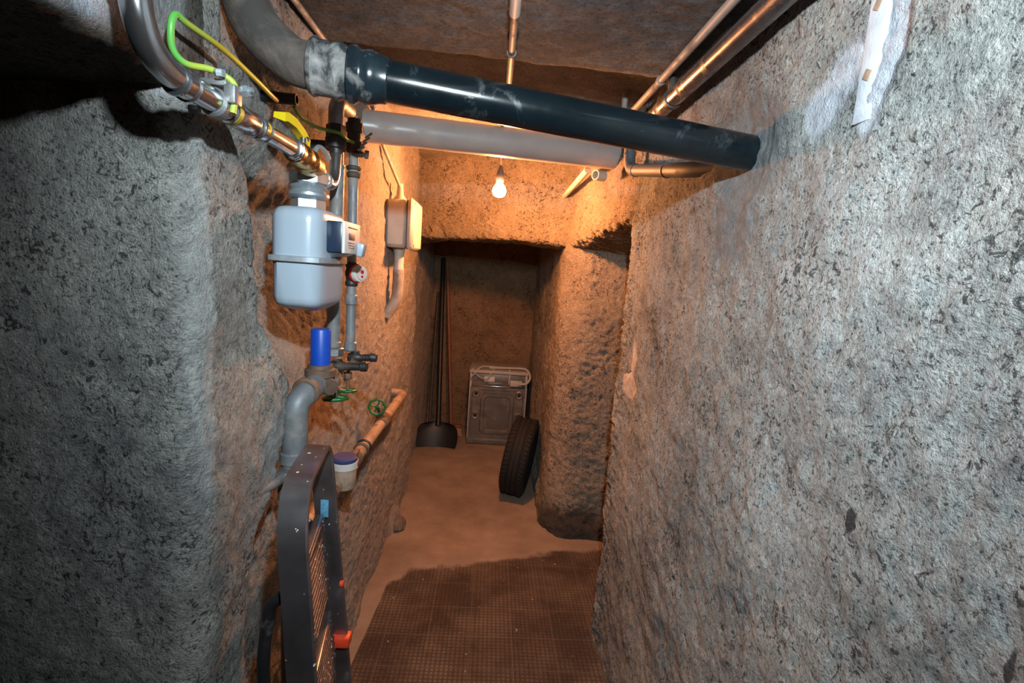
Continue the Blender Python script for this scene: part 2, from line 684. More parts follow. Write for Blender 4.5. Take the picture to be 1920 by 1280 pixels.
# wall above the side doorway: from the end of the right wall to the door pillar
section('wall_header', [(0, 2.52), (0, 1.915), (0.75, 1.85)], [(0.605, 2.2, 1, 0, .085), (0.585, 2.4, 1, 0, .07), (0.50, 2.9, 1, 0, .02), (0.465, 3.36, 1, 0, -.015)],
        M_warm, -1, 0.010, 1.4, 0.03, lambda p: 1.4 * ragged(p) * (1 - sstep(2.0, 2.1, p[:, 2])))
# overhanging head of the opening on the left
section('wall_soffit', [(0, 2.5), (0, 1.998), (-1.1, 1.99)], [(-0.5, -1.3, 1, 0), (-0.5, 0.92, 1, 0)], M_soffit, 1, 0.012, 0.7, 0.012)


def ceiling():
    prof = [(-1.3, 2.40), (1.70, 2.40), (1.73, 2.47), (1.80, 2.485), (4.0, 2.485)]
    pr = resample(prof, 0.011, 0.012)
    x = np.linspace(-0.68, 0.72, 128)
    P = np.zeros((len(pr), len(x), 3))
    P[:, :, 0] = x[None, :]
    sk = 0.05 * (x[None, :] + 0.6) * (np.abs(pr[:, 0:1] - 1.73) < 0.6)
    P[:, :, 1] = pr[:, 0:1] + sk
    P[:, :, 2] = pr[:, 1:2]
    surface('ceiling', P, M_ceil_mix, -1, 0.8)


def ceil_mix():
    t = NT('plaster_ceiling_two_tone')
    sep = t.node('ShaderNodeSeparateXYZ')
    t.link(t.coord(), sep.inputs[0])
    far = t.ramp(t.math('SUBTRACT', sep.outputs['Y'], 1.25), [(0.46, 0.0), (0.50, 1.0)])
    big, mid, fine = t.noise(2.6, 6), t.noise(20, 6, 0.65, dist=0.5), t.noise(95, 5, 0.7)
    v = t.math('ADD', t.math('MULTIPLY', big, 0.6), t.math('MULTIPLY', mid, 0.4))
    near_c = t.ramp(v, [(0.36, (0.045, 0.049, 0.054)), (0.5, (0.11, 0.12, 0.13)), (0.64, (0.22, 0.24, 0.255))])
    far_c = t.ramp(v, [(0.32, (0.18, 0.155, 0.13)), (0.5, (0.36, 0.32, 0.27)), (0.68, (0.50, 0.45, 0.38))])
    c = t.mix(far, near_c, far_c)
    c = t.mix(1.0, c, t.ramp(fine, [(0.34, 0.45), (0.5, 1.0)]), 'MULTIPLY')
    h = t.math('ADD', fine, t.math('MULTIPLY', mid, 1.4))
    return t.done(c, 0.95, t.bump(h, 1.0, 0.02), spec=0.2)


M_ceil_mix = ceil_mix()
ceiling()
P = np.zeros((40, 50, 3))
P[:, :, 0] = np.linspace(-0.75, 0.6, 50)[None, :]
P[:, :, 1] = np.linspace(0, 1, 40)[:, None]
yf = 3.86 - (P[:, :, 0] + .66) / 1.22 * .62 + .18
P[:, :, 1] = yf + P[:, :, 1] * (5.5 - yf)
P[:, :, 2] = 2.28
surface('ceiling_back', P, M_ceil_far, -1, 1.0)


def floor():
    """gridded old tiles near the camera; a thin smooth screed with a ragged front edge over them further in"""
    x = np.linspace(-1.65, 1.3, 250)
    y = np.linspace(-1.3, 5.5, 570)
    P = np.zeros((len(y), len(x), 3))
    P[:, :, 0] = x[None, :]
    P[:, :, 1] = y[:, None]
    def ex(p):
        e = 2.80 + 0.28 * p[:, 0] - 0.55 * np.maximum(0, -p[:, 0] - 0.36) * 2.2 + 0.035 * fbm(p * 5.0, 3)
        m = sstep(-0.02, 0.02, p[:, 1] - e)
        return 0.007 * m - rough_disp(p, 0.25) * (1 - m) * 0.8 + 0.004 * fbm(p * 1.7, 2)
    return surface('floor', P, M_floor, 1, 0.25, ex)


def floor_mat():
    t = NT('floor_tiles_and_screed')
    sep = t.node('ShaderNodeSeparateXYZ')
    t.link(t.coord(), sep.inputs[0])
    X, Y = sep.outputs['X'], sep.outputs['Y']
    left = t.math('MAXIMUM', t.math('SUBTRACT', t.math('MULTIPLY', X, -1.0), 0.36), 0.0)
    e = t.math('SUBTRACT', t.math('ADD', t.math('MULTIPLY', X, 0.28), 2.80), t.math('MULTIPLY', left, 1.21))
    wob = t.math('MULTIPLY', t.math('SUBTRACT', t.noise(6.5, 6, 0.6), 0.5), 0.16)
    d = t.math('SUBTRACT', Y, t.math('ADD', e, wob))
    d = t.math('ADD', d, t.math('MULTIPLY', t.math('MAXIMUM', t.math('SUBTRACT', t.math('MULTIPLY', X, -1.0), 0.47), 0.0), 14.0))
    m = t.ramp(t.math('ADD', d, 0.5), [(0.48, 0.0), (0.515, 1.0)])
    tn = t.noise(5, 6, 0.6)
    screed = t.ramp(tn, [(0.3, (0.23, 0.165, 0.125)), (0.7, (0.33, 0.25, 0.19))])
    screed = t.mix(1.0, screed, t.ramp(t.noise(1.6, 4), [(0.35, 0.78), (0.65, 1.08)]), 'MULTIPLY')
    # fine square grid pressed into the tiles
    def stripes(a, scale):
        s = t.math('FRACT', t.math('MULTIPLY', a, scale))
        return t.ramp(t.math('ABSOLUTE', t.math('SUBTRACT', s, 0.5)), [(0.30, 0.0), (0.42, 1.0)])
    small = t.math('MAXIMUM', stripes(X, 48), stripes(Y, 48))
    joint = t.math('MAXIMUM', t.ramp(t.math('ABSOLUTE', t.math('SUBTRACT', t.math('FRACT', t.math('MULTIPLY', X, 5.0)), 0.5)), [(0.485, 0.0), (0.495, 1.0)]),
                   t.ramp(t.math('ABSOLUTE', t.math('SUBTRACT', t.math('FRACT', t.math('MULTIPLY', Y, 5.0)), 0.5)), [(0.485, 0.0), (0.495, 1.0)]))
    dust = t.ramp(t.noise(3.4, 6, 0.65), [(0.40, 0.0), (0.66, 1.0)])
    tile = t.mix(dust, (0.062, 0.040, 0.029), (0.165, 0.117, 0.086))
    tile = t.mix(t.math('MULTIPLY', small, 0.62), tile, (0.035, 0.024, 0.019))
    tile = t.mix(t.math('MULTIPLY', joint, 0.6), tile, (0.16, 0.12, 0.09))
    speck = t.ramp(t.noise(38, 2, 0.5), [(0.735, 0.0), (0.755, 1.0)])
    tile = t.mix(t.math('MULTIPLY', speck, 0.8), tile, (0.5, 0.46, 0.41))
    c = t.mix(m, tile, screed)
    c = t.mix(t.math('MULTIPLY', t.ramp(t.noise(60, 3), [(0.70, 0.0), (0.74, 1.0)]), 0.25), c, (0.16, 0.12, 0.10))
    h = t.mix(m, t.math('ADD', t.math('MULTIPLY', small, -0.5), t.math('MULTIPLY', t.noise(60, 4), 0.4)), t.math('MULTIPLY', t.noise(45, 5), 0.35))
    r = t.mix(m, 0.68, 0.88)
    return t.done(c, r, t.bump(h, 0.7, 0.006), spec=0.3)


M_floor = floor_mat()
floor()

# ------------------------------------------------------------------ finishes for the pipework
STEEL = paint('bright_steel', (0.54, 0.56, 0.59), 0.18, 0.96, 0.18, 14)
ZINC = paint('zinc_plated', (0.40, 0.46, 0.50), 0.34, 0.65, 0.2, 30)
GALV = paint('galvanised_grey', (0.30, 0.31, 0.32), 0.48, 0.75, 0.3, 25, 0.15, (0.22, 0.19, 0.16), 0.25)
DARKIRON = paint('dark_iron', (0.045, 0.042, 0.042), 0.45, 0.5, 0.35, 35, 0.2, (0.12, 0.09, 0.07), 0.2)
RUST = paint('rusty_brown_iron', (0.20, 0.125, 0.085), 0.65, 0.25, 0.4, 30, 0.35, (0.09, 0.06, 0.045), 0.4)
TANPIPE = paint('dusty_tan_pipe', (0.42, 0.30, 0.22), 0.62, 0.2, 0.3, 22, 0.2, (0.24, 0.15, 0.10), 0.3)
GREYPAINT = paint('grey_painted_pipe', (0.19, 0.205, 0.22), 0.5, 0.2, 0.3, 20, 0.2, (0.27, 0.245, 0.22), 0.25)
BRASS = paint('brass', (0.72, 0.50, 0.22), 0.26, 1.0, 0.2, 22)
YELLOW = paint('yellow_lever', (0.62, 0.46, 0.01), 0.38, 0, 0.08)
BLUE = paint('blue_plastic', (0.003, 0.06, 0.42), 0.42, 0, 0.1)
GREEN = paint('green_enamel', (0.012, 0.12, 0.030), 0.36, 0.1, 0.3, 40)
BLACKPVC = paint('black_drain_plastic', (0.0035, 0.0075, 0.010), 0.19, 0, 0.3, 10, 0.02, (0.03, 0.037, 0.04), 0.0, 9, 0.55)
DUSTY = paint('dust_covered_pipe', (0.125, 0.100, 0.083), 0.85, 0, 0.5, 16, 0.6, (0.045, 0.04, 0.037), 0.4, 9)
SOCKET = paint('scuffed_black_socket', (0.03, 0.036, 0.04), 0.45, 0, 0.3, 20, 0.2, (0.26, 0.25, 0.24), 0.42, 16)
GREYPVC = paint('grey_drain_plastic', (0.36, 0.33, 0.32), 0.33, 0, 0.12, 6, 0.0, (0.36, 0.33, 0.30), 0.12, 5)
DKGREYPVC = paint('dark_grey_plastic', (0.065, 0.08, 0.095), 0.58, 0, 0.25, 18, 0.05, (0.12, 0.12, 0.12), 0.1, 14)
METERGREY = paint('pale_blue_grey_enamel', (0.33, 0.40, 0.475), 0.25, 0, 0.05, 5)
NAVY = paint('navy_plastic', (0.010, 0.022, 0.05), 0.35, 0, 0.1)
OFFWHITE = paint('off_white_plastic', (0.62, 0.60, 0.57), 0.5, 0, 0.12)
IVORY = paint('ivory_box_plastic', (0.46, 0.42, 0.37), 0.5, 0, 0.15, 12, 0, (0.40, 0.34, 0.28), 0.15)
REDM = paint('red_ring', (0.45, 0.012, 0.012), 0.4, 0, 0.15)
INK = paint('dark_print', (0.05, 0.045, 0.06), 0.6, 0, 0.1)
GLASSY = paint('clear_cap', (0.62, 0.50, 0.46), 0.12, 0, 0.1)
EARTHGREEN = paint('earth_wire_green', (0.16, 0.40, 0.06), 0.42, 0, 0.1)
CONDUIT = paint('grey_conduit', (0.30, 0.28, 0.26), 0.55, 0, 0.2, 14, 0.05, (0.18, 0.15, 0.13), 0.25)
ALU = paint('worn_aluminium', (0.30, 0.29, 0.30), 0.30, 0.9, 0.35, 12, 0.05, (0.10, 0.09, 0.09), 0.15, 10)
RUBBER = paint('black_rubber', (0.006, 0.0055, 0.0055), 0.8, 0, 0.3, 25, 0.2)
BLACKPL = paint('black_plastic', (0.005, 0.0055, 0.006), 0.5, 0, 0.3, 20)
SHEET = paint('dusty_sheet_metal', (0.19, 0.175, 0.165), 0.42, 0.55, 0.2, 8, 0.05, (0.26, 0.21, 0.17), 0.2)
WHITECAB = paint('white_enamel', (0.40, 0.37, 0.34), 0.45, 0, 0.12, 7)
WOODRED = paint('reddish_wood', (0.20, 0.070, 0.035), 0.55, 0, 0.3, 30)
ORANGE = paint('orange_plastic', (0.75, 0.06, 0.02), 0.45, 0, 0.15)
LILAC = paint('dark_blue_lid', (0.055, 0.06, 0.17), 0.45, 0, 0.15)
STICKER = paint('blue_sticker', (0.10, 0.30, 0.46), 0.5, 0, 0.35, 160)


def wire_mat():
    """green earth wire with a yellow stripe that winds along it"""
    t = NT('earth_wire')
    sep = t.node('ShaderNodeSeparateXYZ')
    t.link(t.coord(), sep.inputs[0])
    k = t.math('ADD', t.math('MULTIPLY', sep.outputs['Y'], 10.0), t.math('MULTIPLY', t.noise(40, 2), 0.12))
    c = t.mix(t.ramp(t.math('SUBTRACT', k, 7.5), [(0.42, 0.0), (0.62, 1.0)]), (0.10, 0.38, 0.07), (0.30, 0.38, 0.045))
    c = t.mix(t.ramp(t.math('SUBTRACT', k, 8.0), [(0.55, 0.0), (0.95, 1.0)]), c, (0.46, 0.33, 0.02))
    return t.done(c, 0.4)


EARTH = wire_mat()


def hexnut(mb, o, axis, h, r, bev=0.12):
    return mb.lathe(o, axis, [(0, r * 0.9), (h * bev, r), (h * (1 - bev), r), (h, r * 0.9)], n=6)


def ring(mb, o, axis, h, r):
    e = min(h * 0.3, 0.004)
    return mb.lathe(o, axis, [(0, r - e), (e, r), (h - e, r), (h, r - e)], n=32)


# ------------------------------------------------------------------ gas line along the top left
def gas_supply():
    x, z, r = -0.440, 1.968, 0.0175
    g = thing('gas_supply_pipe', (x, 0.90, z), 'bright steel gas pipe bending down past the left wall to the yellow-handled valve', 'pipe')
    part('pipe', MB().tube(fillet([(x, 0.662, 2.395), (x, 0.662, z + 0.002), (x, 1.158, z)], 0.085, 14), r, 28), STEEL, g)
    for y0, L, dot in ((0.735, 0.032, False), (0.950, 0.012, False), (0.966, 0.034, True)):
        mb = MB().lathe((x, y0, z), (0, 1, 0), [(0, r), (0.001, r + .003), (.004, r + .0042), (.006, r + .002), (L - .006, r + .002), (L - .004, r + .0042), (L - .001, r + .003), (L, r)], 32)
        c = part('press_coupling', mb, STEEL, g)
        if dot:
            part('indicator_dot', MB().lathe((x + (r + .0010) * .78, y0 + L * .5, z + (r + .0010) * .1), (1, -.25, .12), [(0, .0085), (.0035, .0085), (.0042, .006)], 20), YELLOW, c, 'yellow spot on the steel coupling')
    mb = MB()
    ring(mb, (x, 0.664, 2.045), (0, 0, 1), 0.012, r + .003)
    part('bend_collar', mb, STEEL, g)
    part('sleeve', MB().lathe((x, .868, z), (0, 1, 0), [(0, r), (.004, r + .003), (.08, r + .003), (.084, r)], 32), STEEL, g)
    part('tape_mark', MB().lathe((x, .872, z), (0, 1, 0), [(0, r + .0028), (.001, r + .0036), (.012, r + .0036), (.013, r + .0028)], 32), paint('yellow_tape', (.30, .26, .02), .5), g, 'yellow band on the steel pipe')
    part('union_nut', MB().lathe((x, 1.132, z), (0, 1, 0), [(0, r), (.002, .022), (.007, .022), (.008, .020), (.012, .020), (.013, .0225), (.019, .0225), (.021, .020)], 32), STEEL, g)


gas_supply()


def gas_valve():
    x, z = -0.444, 1.966
    g = thing('ball_valve', (x, 1.18, z), 'brass ball valve with a yellow lever feeding the gas meter', 'valve')
    b = MB()
    b.lathe((x, 1.155, z), (0.02, 1, -.02), [(0, .019), (.004, .0235), (.018, .0235), (.021, .021), (.028, .026), (.056, .026), (.066, .022), (.076, .022), (.080, .025), (.094, .025), (.098, .021)], 28)
    part('valve_body', b, BRASS, g)
    # tee body to the meter and the side outlet
    t = MB()
    t.lathe((-0.452, 1.240, z - .003), (-.1, 1, 0), [(0, .022), (.01, .030), (.075, .030), (.10, .022), (.14, .0185)], 28)
    t.lathe((-0.474, 1.325, 1.952), (0, 0, 1), [(0, .033), (.008, .033), (.014, .028), (.035, .026)], 28)
    part('tee_body', t, BRASS, g)
    s = MB().lathe((x - .002, 1.212, z + .015), (0, .1, 1), [(0, .010), (.012, .010), (.014, .007), (.026, .007)], 16)
    part('stem', s, STEEL, g)
    # yellow lever: a bent, ribbed plate
    sec = [(-.466, 1.132, 2.033, .012), (-.465, 1.142, 2.036, .014), (-.459, 1.175, 2.032, .013), (-.452, 1.212, 2.017, .011), (-.447, 1.228, 2.000, .011)]
    rings = []
    for i, (sx, sy, sz, w) in enumerate(sec):
        h = .006
        rings.append([(sx - w, sy, sz - h), (sx + w, sy, sz - h * 2.2), (sx + w, sy + .004, sz + h), (sx - w, sy + .004, sz + h)])
    lv = part('lever', MB().loft(rings), YELLOW, g, 'yellow lever handle')
    part('lever_screw', hexnut(MB(), (x, 1.222, 2.002), (0, .2, 1), .009, .008), STEEL, lv)
    part('test_nipple', MB().tube(spline([(-.44, 1.27, 1.992), (-.435, 1.285, 2.004), (-.428, 1.305, 2.000), (-.424, 1.325, 1.985)]), .006, 10), ZINC, g)


gas_valve()


def gas_outlet():
    g = thing('gas_outlet_pipe', (-0.462, 1.5, 1.95), 'short steel bend rising from the brass tee behind the gas meter', 'pipe')
    part('bend', MB().tube(fillet([(-.464, 1.375, 1.950), (-.462, 1.490, 1.935), (-.464, 1.515, 2.045)], .075, 12), .0155, 24), STEEL, g)
    m = MB()
    ring(m, (-.463, 1.385, 1.950), (0, 1, -.1), .018, .020)
    ring(m, (-.4625, 1.412, 1.946), (0, 1, -.12), .014, .021)
    parts('press_ring', m, ZINC, g)
    part('riser', MB().tube([(-.464, 1.515, 2.035), (-.466, 1.515, 2.105)], .0185, 24), DARKIRON, g)
    part('coupling', hexnut(MB(), (-.466, 1.515, 2.068), (0, 0, 1), .045, .027), DARKIRON, g)
    part('elbow', MB().tube(fillet([(-.466, 1.515, 2.10), (-.467, 1.515, 2.178), (-.467, 1.64, 2.185)], .05, 10), .021, 24), GALV, g)


gas_outlet()


def sup(hx, hy, r, n=40):
    """rounded-rectangle outline"""
    out = []
    for k in range(n):
        a = 2 * math.pi * k / n
        c, s = math.cos(a), math.sin(a)
        p = 5.5
        d = (abs(c / hx) ** p + abs(s / hy) ** p) ** (-1 / p)
        out.append((c * d, s * d))
    return out


def gas_meter():
    cx, cy = -0.470, 1.342
    g = thing('gas_meter', (cx, cy, 1.608), 'pale blue-grey gas meter with a seam round its middle, on the left wall', 'meter')

    def shell(levels):
        return MB().loft([[(cx + dx + x, cy + y, z + (sl * (x * .25))) for x, y in sup(hx, hy, 0)] for z, hx, hy, dx, sl in levels])
    up = shell([(1.741, .060, .122, 0, 0), (1.822, .060, .122, 0, .05), (1.838, .0595, .1215, 0, .08), (1.848, .057, .117, 0, .1), (1.856, .052, .108, -.001, .1), (1.860, .042, .09, -.002, .08), (1.862, .024, .04, -.004, 0)])
    part('upper_shell', up, METERGREY, g)
    lo = shell([(1.730, .0585, .120, 0, 0), (1.645, .0575, .118, 0, 0), (1.632, .056, .115, 0, 0), (1.624, .052, .106, 0, 0), (1.617, .043, .088, 0, 0), (1.610, .034, .06, 0, 0), (1.608, .02, .03, 0, 0)])
    part('lower_shell', lo, METERGREY, g)
    part('seam_flange', shell([(1.7285, .066, .128, 0, 0), (1.7300, .068, .130, 0, 0), (1.7415, .068, .130, 0, 0), (1.7430, .066, .128, 0, 0)]), paint('flange_grey', (0.34, 0.38, 0.42), .4, .3), g)
    ct = part('counter_housing', MB().box((-.393, 1.347, 1.796), (.040, .140, .075), .004), NAVY, g, 'dark blue counter housing')
    lb = part('counter_face', MB().box((-.370, 1.347, 1.796), (.008, .142, .078), .002), OFFWHITE, ct, 'off-white counter face')
    part('digit_window', MB().box((-.3655, 1.335, 1.800), (.0015, .052, .016), .0004), INK, ct)
    pr = MB()
    for k in range(3):
        pr.box((-.3656, 1.335, 1.784 - k * .006), (.0012, .06 - k * .008, .0022), .0003)
    pr.box((-.3656, 1.345, 1.822), (.0012, .085, .003), .0003)
    parts('print_line', pr, INK, ct)
    part('transmitter', MB().box((-.366, 1.408, 1.771), (.030, .032, .036), .004, Matrix.Rotation(.2, 3, 'Y')), METERGREY, g, 'pale grey plug at the counter corner')
    lug = MB().loft([[(-.412, 1.29, 1.757), (-.376, 1.29, 1.757), (-.376, 1.41, 1.757), (-.412, 1.41, 1.757)], [(-.412, 1.31, 1.745), (-.404, 1.31, 1.745), (-.404, 1.40, 1.745), (-.412, 1.40, 1.745)]])
    part('counter_bracket', lug, METERGREY, g)
    n = MB()
    o = (-.474, 1.330)
    hexnut(n, (*o, 1.921), (0, 0, 1), .030, .0455)
    part('union_nut', n, ZINC, g)
    part('union_collar', MB().lathe((*o, 1.884), (0, 0, 1), [(0, .036), (.003, .044), (.008, .0495), (.014, .0495), (.017, .044), (.021, .042), (.028, .045), (.036, .040), (.038, .036)], 40), ZINC, g)
    part('meter_boss', hexnut(MB(), (*o, 1.856), (0, 0, 1), .030, .041), ZINC, g)


gas_meter()


# ------------------------------------------------------------------ two grey risers with their valves
def handwheel(mb, c, axis, R):
    ax = Vector(axis).normalized()
    mb.torus(c, ax, R, R * .17, 48, 10, 8, .035)
    x = ax.orthogonal().normalized()
    y = ax.cross(x)
    cc = Vector(c)
    for k in range(4):
        a = math.pi / 2 * k + .4
        d = x * math.cos(a) + y * math.sin(a)
        mb.tube([cc + d * R * .15 - ax * R * .12, cc + d * R * .95], R * .10, 8)
    mb.lathe(cc - ax * R * .22, ax, [(0, R * .16), (R * .1, R * .24), (R * .34, R * .24), (R * .44, R * .15)], 16)
    return mb


def riser_wide():
    x, y, r = -.489, 1.60, .0205
    g = thing('grey_riser_pipe', (x, y, 1.44), 'wider of the two grey upright pipes behind the gas meter', 'pipe')
    part('pipe', MB().tube([(x, y, 1.455), (x + .004, y, 2.02)], r, 28), GREYPAINT, g)
    m = MB()
    ring(m, (x, y, 1.462), (0, 0, 1), .022, r + .004)
    parts('socket', m, GREYPAINT, g)
    part('hex_fitting', hexnut(MB(), (x, y, 1.437), (0, 0, 1), .026, .034), GALV, g)
    part('neck', MB().tube([(x + .003, y, 2.01), (x + .003, 1.602, 2.06), (x + .003, 1.62, 2.11)], .017, 20), DARKIRON, g)


riser_wide()


def riser_slim():
    x, y, r = -.436, 1.605, .0145
    g = thing('slim_riser_pipe', (x, y, 1.44), 'slimmer grey upright pipe carrying the round red-rimmed gauge', 'pipe')
    part('pipe', MB().tube([(x, y, 1.455), (x - .004, y, 2.15)], r, 24), GREYPAINT, g)
    m = MB()
    ring(m, (x, y, 1.455), (0, 0, 1), .030, r + .005)
    ring(m, (x - .001, y, 1.600), (0, 0, 1), .034, r + .004)
    parts('socket', m, GREYPAINT, g)
    tm = MB()
    tm.lathe((x - .001, y, 1.66), (0, 0, 1), [(0, .017), (.004, .0195), (.012, .0195), (.016, .017), (.056, .017), (.060, .0195), (.07, .0195), (.074, .016)], 20)
    tm.lathe((x, y, 1.70), (.8, -.55, 0), [(0, .027), (.014, .027), (.020, .025)], 24)
    part('gauge_tee', tm, DARKIRON, g)
    gz = part('gauge_cup', MB().lathe((x + .014, y - .010, 1.70), (.8, -.55, 0), [(0, .0255), (.020, .0255), (.023, .024)], 32), OFFWHITE, g, 'pale round gauge cup')
    rr = MB()
    ring(rr, (x + .017, y - .012, 1.70), (.8, -.55, 0), .005, .0285)
    ring(rr, (x + .0160, y - .0113, 1.70), (.8, -.55, 0), .002, .0285)
    parts('red_rim', rr, REDM, gz, 'red ring round the gauge')
    dm = MB()
    c = Vector((x + .0355, y - .0245, 1.70))
    dm.lathe(c, (.8, -.55, 0), [(0, .019), (.002, .019)], 20)
    part('dial', dm, GLASSY, gz)
    d2 = MB()
    d2.lathe(c + Vector((.0016, -.0011, .006)), (.8, -.55, 0), [(0, .006), (.0015, .006)], 12)
    d2.lathe(c + Vector((.0016, -.0011, -.008)), (.8, -.55, 0), [(0, .004), (.0015, .004)], 12)
    parts('dial_mark', d2, REDM, gz)
    up = MB()
    up.tube([(x - .004, y, 2.08), (x - .004, y, 2.155)], .020, 20)
    ring(up, (x - .004, y, 2.115), (0, 0, 1), .03, .025)
    ring(up, (x - .003, y, 1.985), (0, 0, 1), .018, .020)
    ring(up, (x - .003, y, 2.008), (0, 0, 1), .012, .022)
    parts('upper_fitting', up, DARKIRON, g)
    tp = MB()
    tp.lathe((x - .003, y - .01, 2.055), (.9, -.3, -.1), [(0, .009), (.03, .009), (.034, .006), (.05, .006)], 14)
    tp.tube([(x + .040, y - .028, 2.040), (x + .043, y - .028, 2.062)], .006, 10)
    part('drain_tap', tp, RUST, g)


riser_slim()


def stub_valve(name, base, length, r, wheel, R, label):
    bx, by, bz = base
    g = thing(name, (bx, by, bz), label, 'valve', 'green handwheel valves below the risers')
    b = MB()
    b.lathe((bx - .012, by, bz), (1, 0, 0), [(0, r * 1.1), (.012, r * 1.5), (.034, r * 1.5), (.044, r)], 20)
    b.tube([(bx + .024, by, bz), (bx + length, by, bz + .003)], r, 20)
    b.lathe((bx + length - .022, by, bz + .003), (1, 0, 0), [(0, r), (.003, r * 1.25), (.020, r * 1.25), (.023, r * 1.05)], 20)
    b.tube([(bx + .010, by, bz), (bx + .010, by, bz + .020)], r * 1.15, 18)
    part('valve_body', b, DARKIRON, g)
    st = MB()
    w = Vector(wheel)
    st.lathe(w + Vector((0, 0, .070)), (bx + .02 - w.x, 0, bz - w.z - .07), [(0, r * .9), ((bz - w.z - .07) * .95 + .004, r * 1.25)], 14)
    hexnut(st, w + Vector((0, 0, .040)), (0, 0, 1), .022, r * 1.1)
    st.tube([w, w + Vector((0, 0, .075))], r * .42, 10)
    part('bonnet', st, RUST, g)
    part('handwheel', handwheel(MB(), w, (0.06, -.10, -1), R), GREEN, g, 'green handwheel')


stub_valve('gate_valve', (-.470, 1.555, 1.414), .100, .0125, (-.440, 1.475, 1.334), .033, 'gate valve with green wheel below the wider riser, the lower and nearer wheel')
stub_valve('gate_valve', (-.434, 1.620, 1.432), .078, .0115, (-.440, 1.600, 1.326), .026, 'gate valve with green wheel below the slimmer riser, the higher and further wheel')


# ------------------------------------------------------------------ capped gas riser from the floor
def gas_riser():
    g = thing('gas_riser_pipe', (-.490, 1.30, 0.0), 'thick grey pipe from the floor ending in a blue cap below the gas meter', 'pipe')
    part('blue_cap', MB().lathe((-.461, 1.40, 1.449), (0, 0, 1), [(0, .0265), (.096, .0265), (.100, .0245)], 32), BLUE, g, 'blue plastic end cap')
    t = MB()
    t.lathe((-.461, 1.40, 1.372), (0, 0, 1), [(0, .030), (.004, .034), (.030, .034), (.042, .036), (.046, .041), (.064, .041), (.068, .034), (.078, .033)], 32)
    part('tee_body', t, RUST, g)
    part('side_boss', MB().lathe((-.453, 1.40, 1.392), (.7, -.6, 0), [(0, .024), (.036, .024), (.040, .021)], 20), RUST, g)
    path = fillet([(-.461, 1.40, 1.400), (-.467, 1.330, 1.392), (-.486, 1.290, 1.365), (-.489, 1.292, 1.20)], [.06, .08], 10)
    part('bend', MB().tube(path, .0315, 28), GREYPAINT, g)
    c = MB()
    ring(c, (-.470, 1.335, 1.392), (-.15, -1, -.1), .020, .037)
    part('bend_socket', c, RUST, g)
    part('upright', MB().tube([(-.489, 1.292, 1.225), (-.492, 1.300, 0.0)], .030, 28), GREYPAINT, g)
    s = MB()
    ring(s, (-.489, 1.292, 1.205), (0, 0, 1), .034, .036)
    ring(s, (-.490, 1.293, 1.105), (0, 0, 1), .040, .039)
    parts('pipe_collar', s, GREYPAINT, g)


gas_riser()


def wall_clamp():
    g = thing('pipe_clamp', (-.56, 1.29, 1.165), 'grey metal clamp with a rod fixing the thick capped pipe to the left wall', 'clamp')
    b = MB()
    b.lathe((-.4895, 1.292, 1.165), (0, 0, 1), [(0, .0325), (.003, .0355), (.029, .0355), (.032, .0325)], 32)
    part('band', b, GALV, g)
    part('lugs', MB().box((-.500, 1.249, 1.181), (.030, .026, .034), .003), GALV, g)
    part('bolt', MB().lathe((-.486, 1.241, 1.181), (1, 0, 0), [(0, .006), (.012, .006), (.012, .009), (.018, .009)], 6), DARKIRON, g)
    part('rod', MB().tube([(-.500, 1.245, 1.184), (-.500, 1.18, 1.194), (-.510, 1.12, 1.20)], .014, 16), GREYPAINT, g)


wall_clamp()


# ------------------------------------------------------------------ low tan water pipe with meter and valve
def water_pipe():
    g = thing('water_pipe', (-.495, 2.2, .97), 'tan dusty water pipe running low along the left wall past the water meter', 'pipe')
    part('pipe', MB().tube([(-.492, 1.90, .972), (-.49, 2.94, .962)], .024, 24), TANPIPE, g)
    part('end_elbow', MB().tube(fillet([(-.49, 2.90, .962), (-.49, 2.975, .962), (-.572, 2.982, .964)], .05, 8), .026, 20), TANPIPE, g)
    part('near_pipe', MB().tube([(-.494, 1.38, .978), (-.493, 1.58, .976)], .024, 24), TANPIPE, g)
    part('end_cap', MB().lathe((-.494, 1.40, .978), (0.1, -1, .1), [(0, .030), (.028, .030), (.034, .022)], 24), OFFWHITE, g, 'pale end cap')
    c = MB()
    ring(c, (-.492, 2.00, .972), (0, 1, 0), .020, .031)
    ring(c, (-.492, 1.895, .972), (0, 1, 0), .030, .031)
    parts('collar', c, RUST, g)
    part('clip', MB().torus((-.492, 2.055, .971), (0, 1, 0), .027, .005, 28, 8), DARKIRON, g)
    v = MB()
    v.lathe((-.490, 2.36, .969), (0, 1, 0), [(0, .027), (.012, .033), (.10, .033), (.115, .027)], 20)
    v.lathe((-.490, 2.415, .97), (-.12, -.72, .72), [(0, .026), (.05, .022), (.06, .017), (.085, .012)], 18)
    part('valve_body', v, RUST, g)
    st = MB().tube([(-.490, 2.40, .985), (-.497, 2.31, 1.065)], .006, 10)
    part('valve_stem', st, DARKIRON, g)
    part('handwheel', handwheel(MB(), (-.497, 2.305, 1.070), (.25, -.80, .55), .036), GREEN, g, 'green handwheel')


water_pipe()


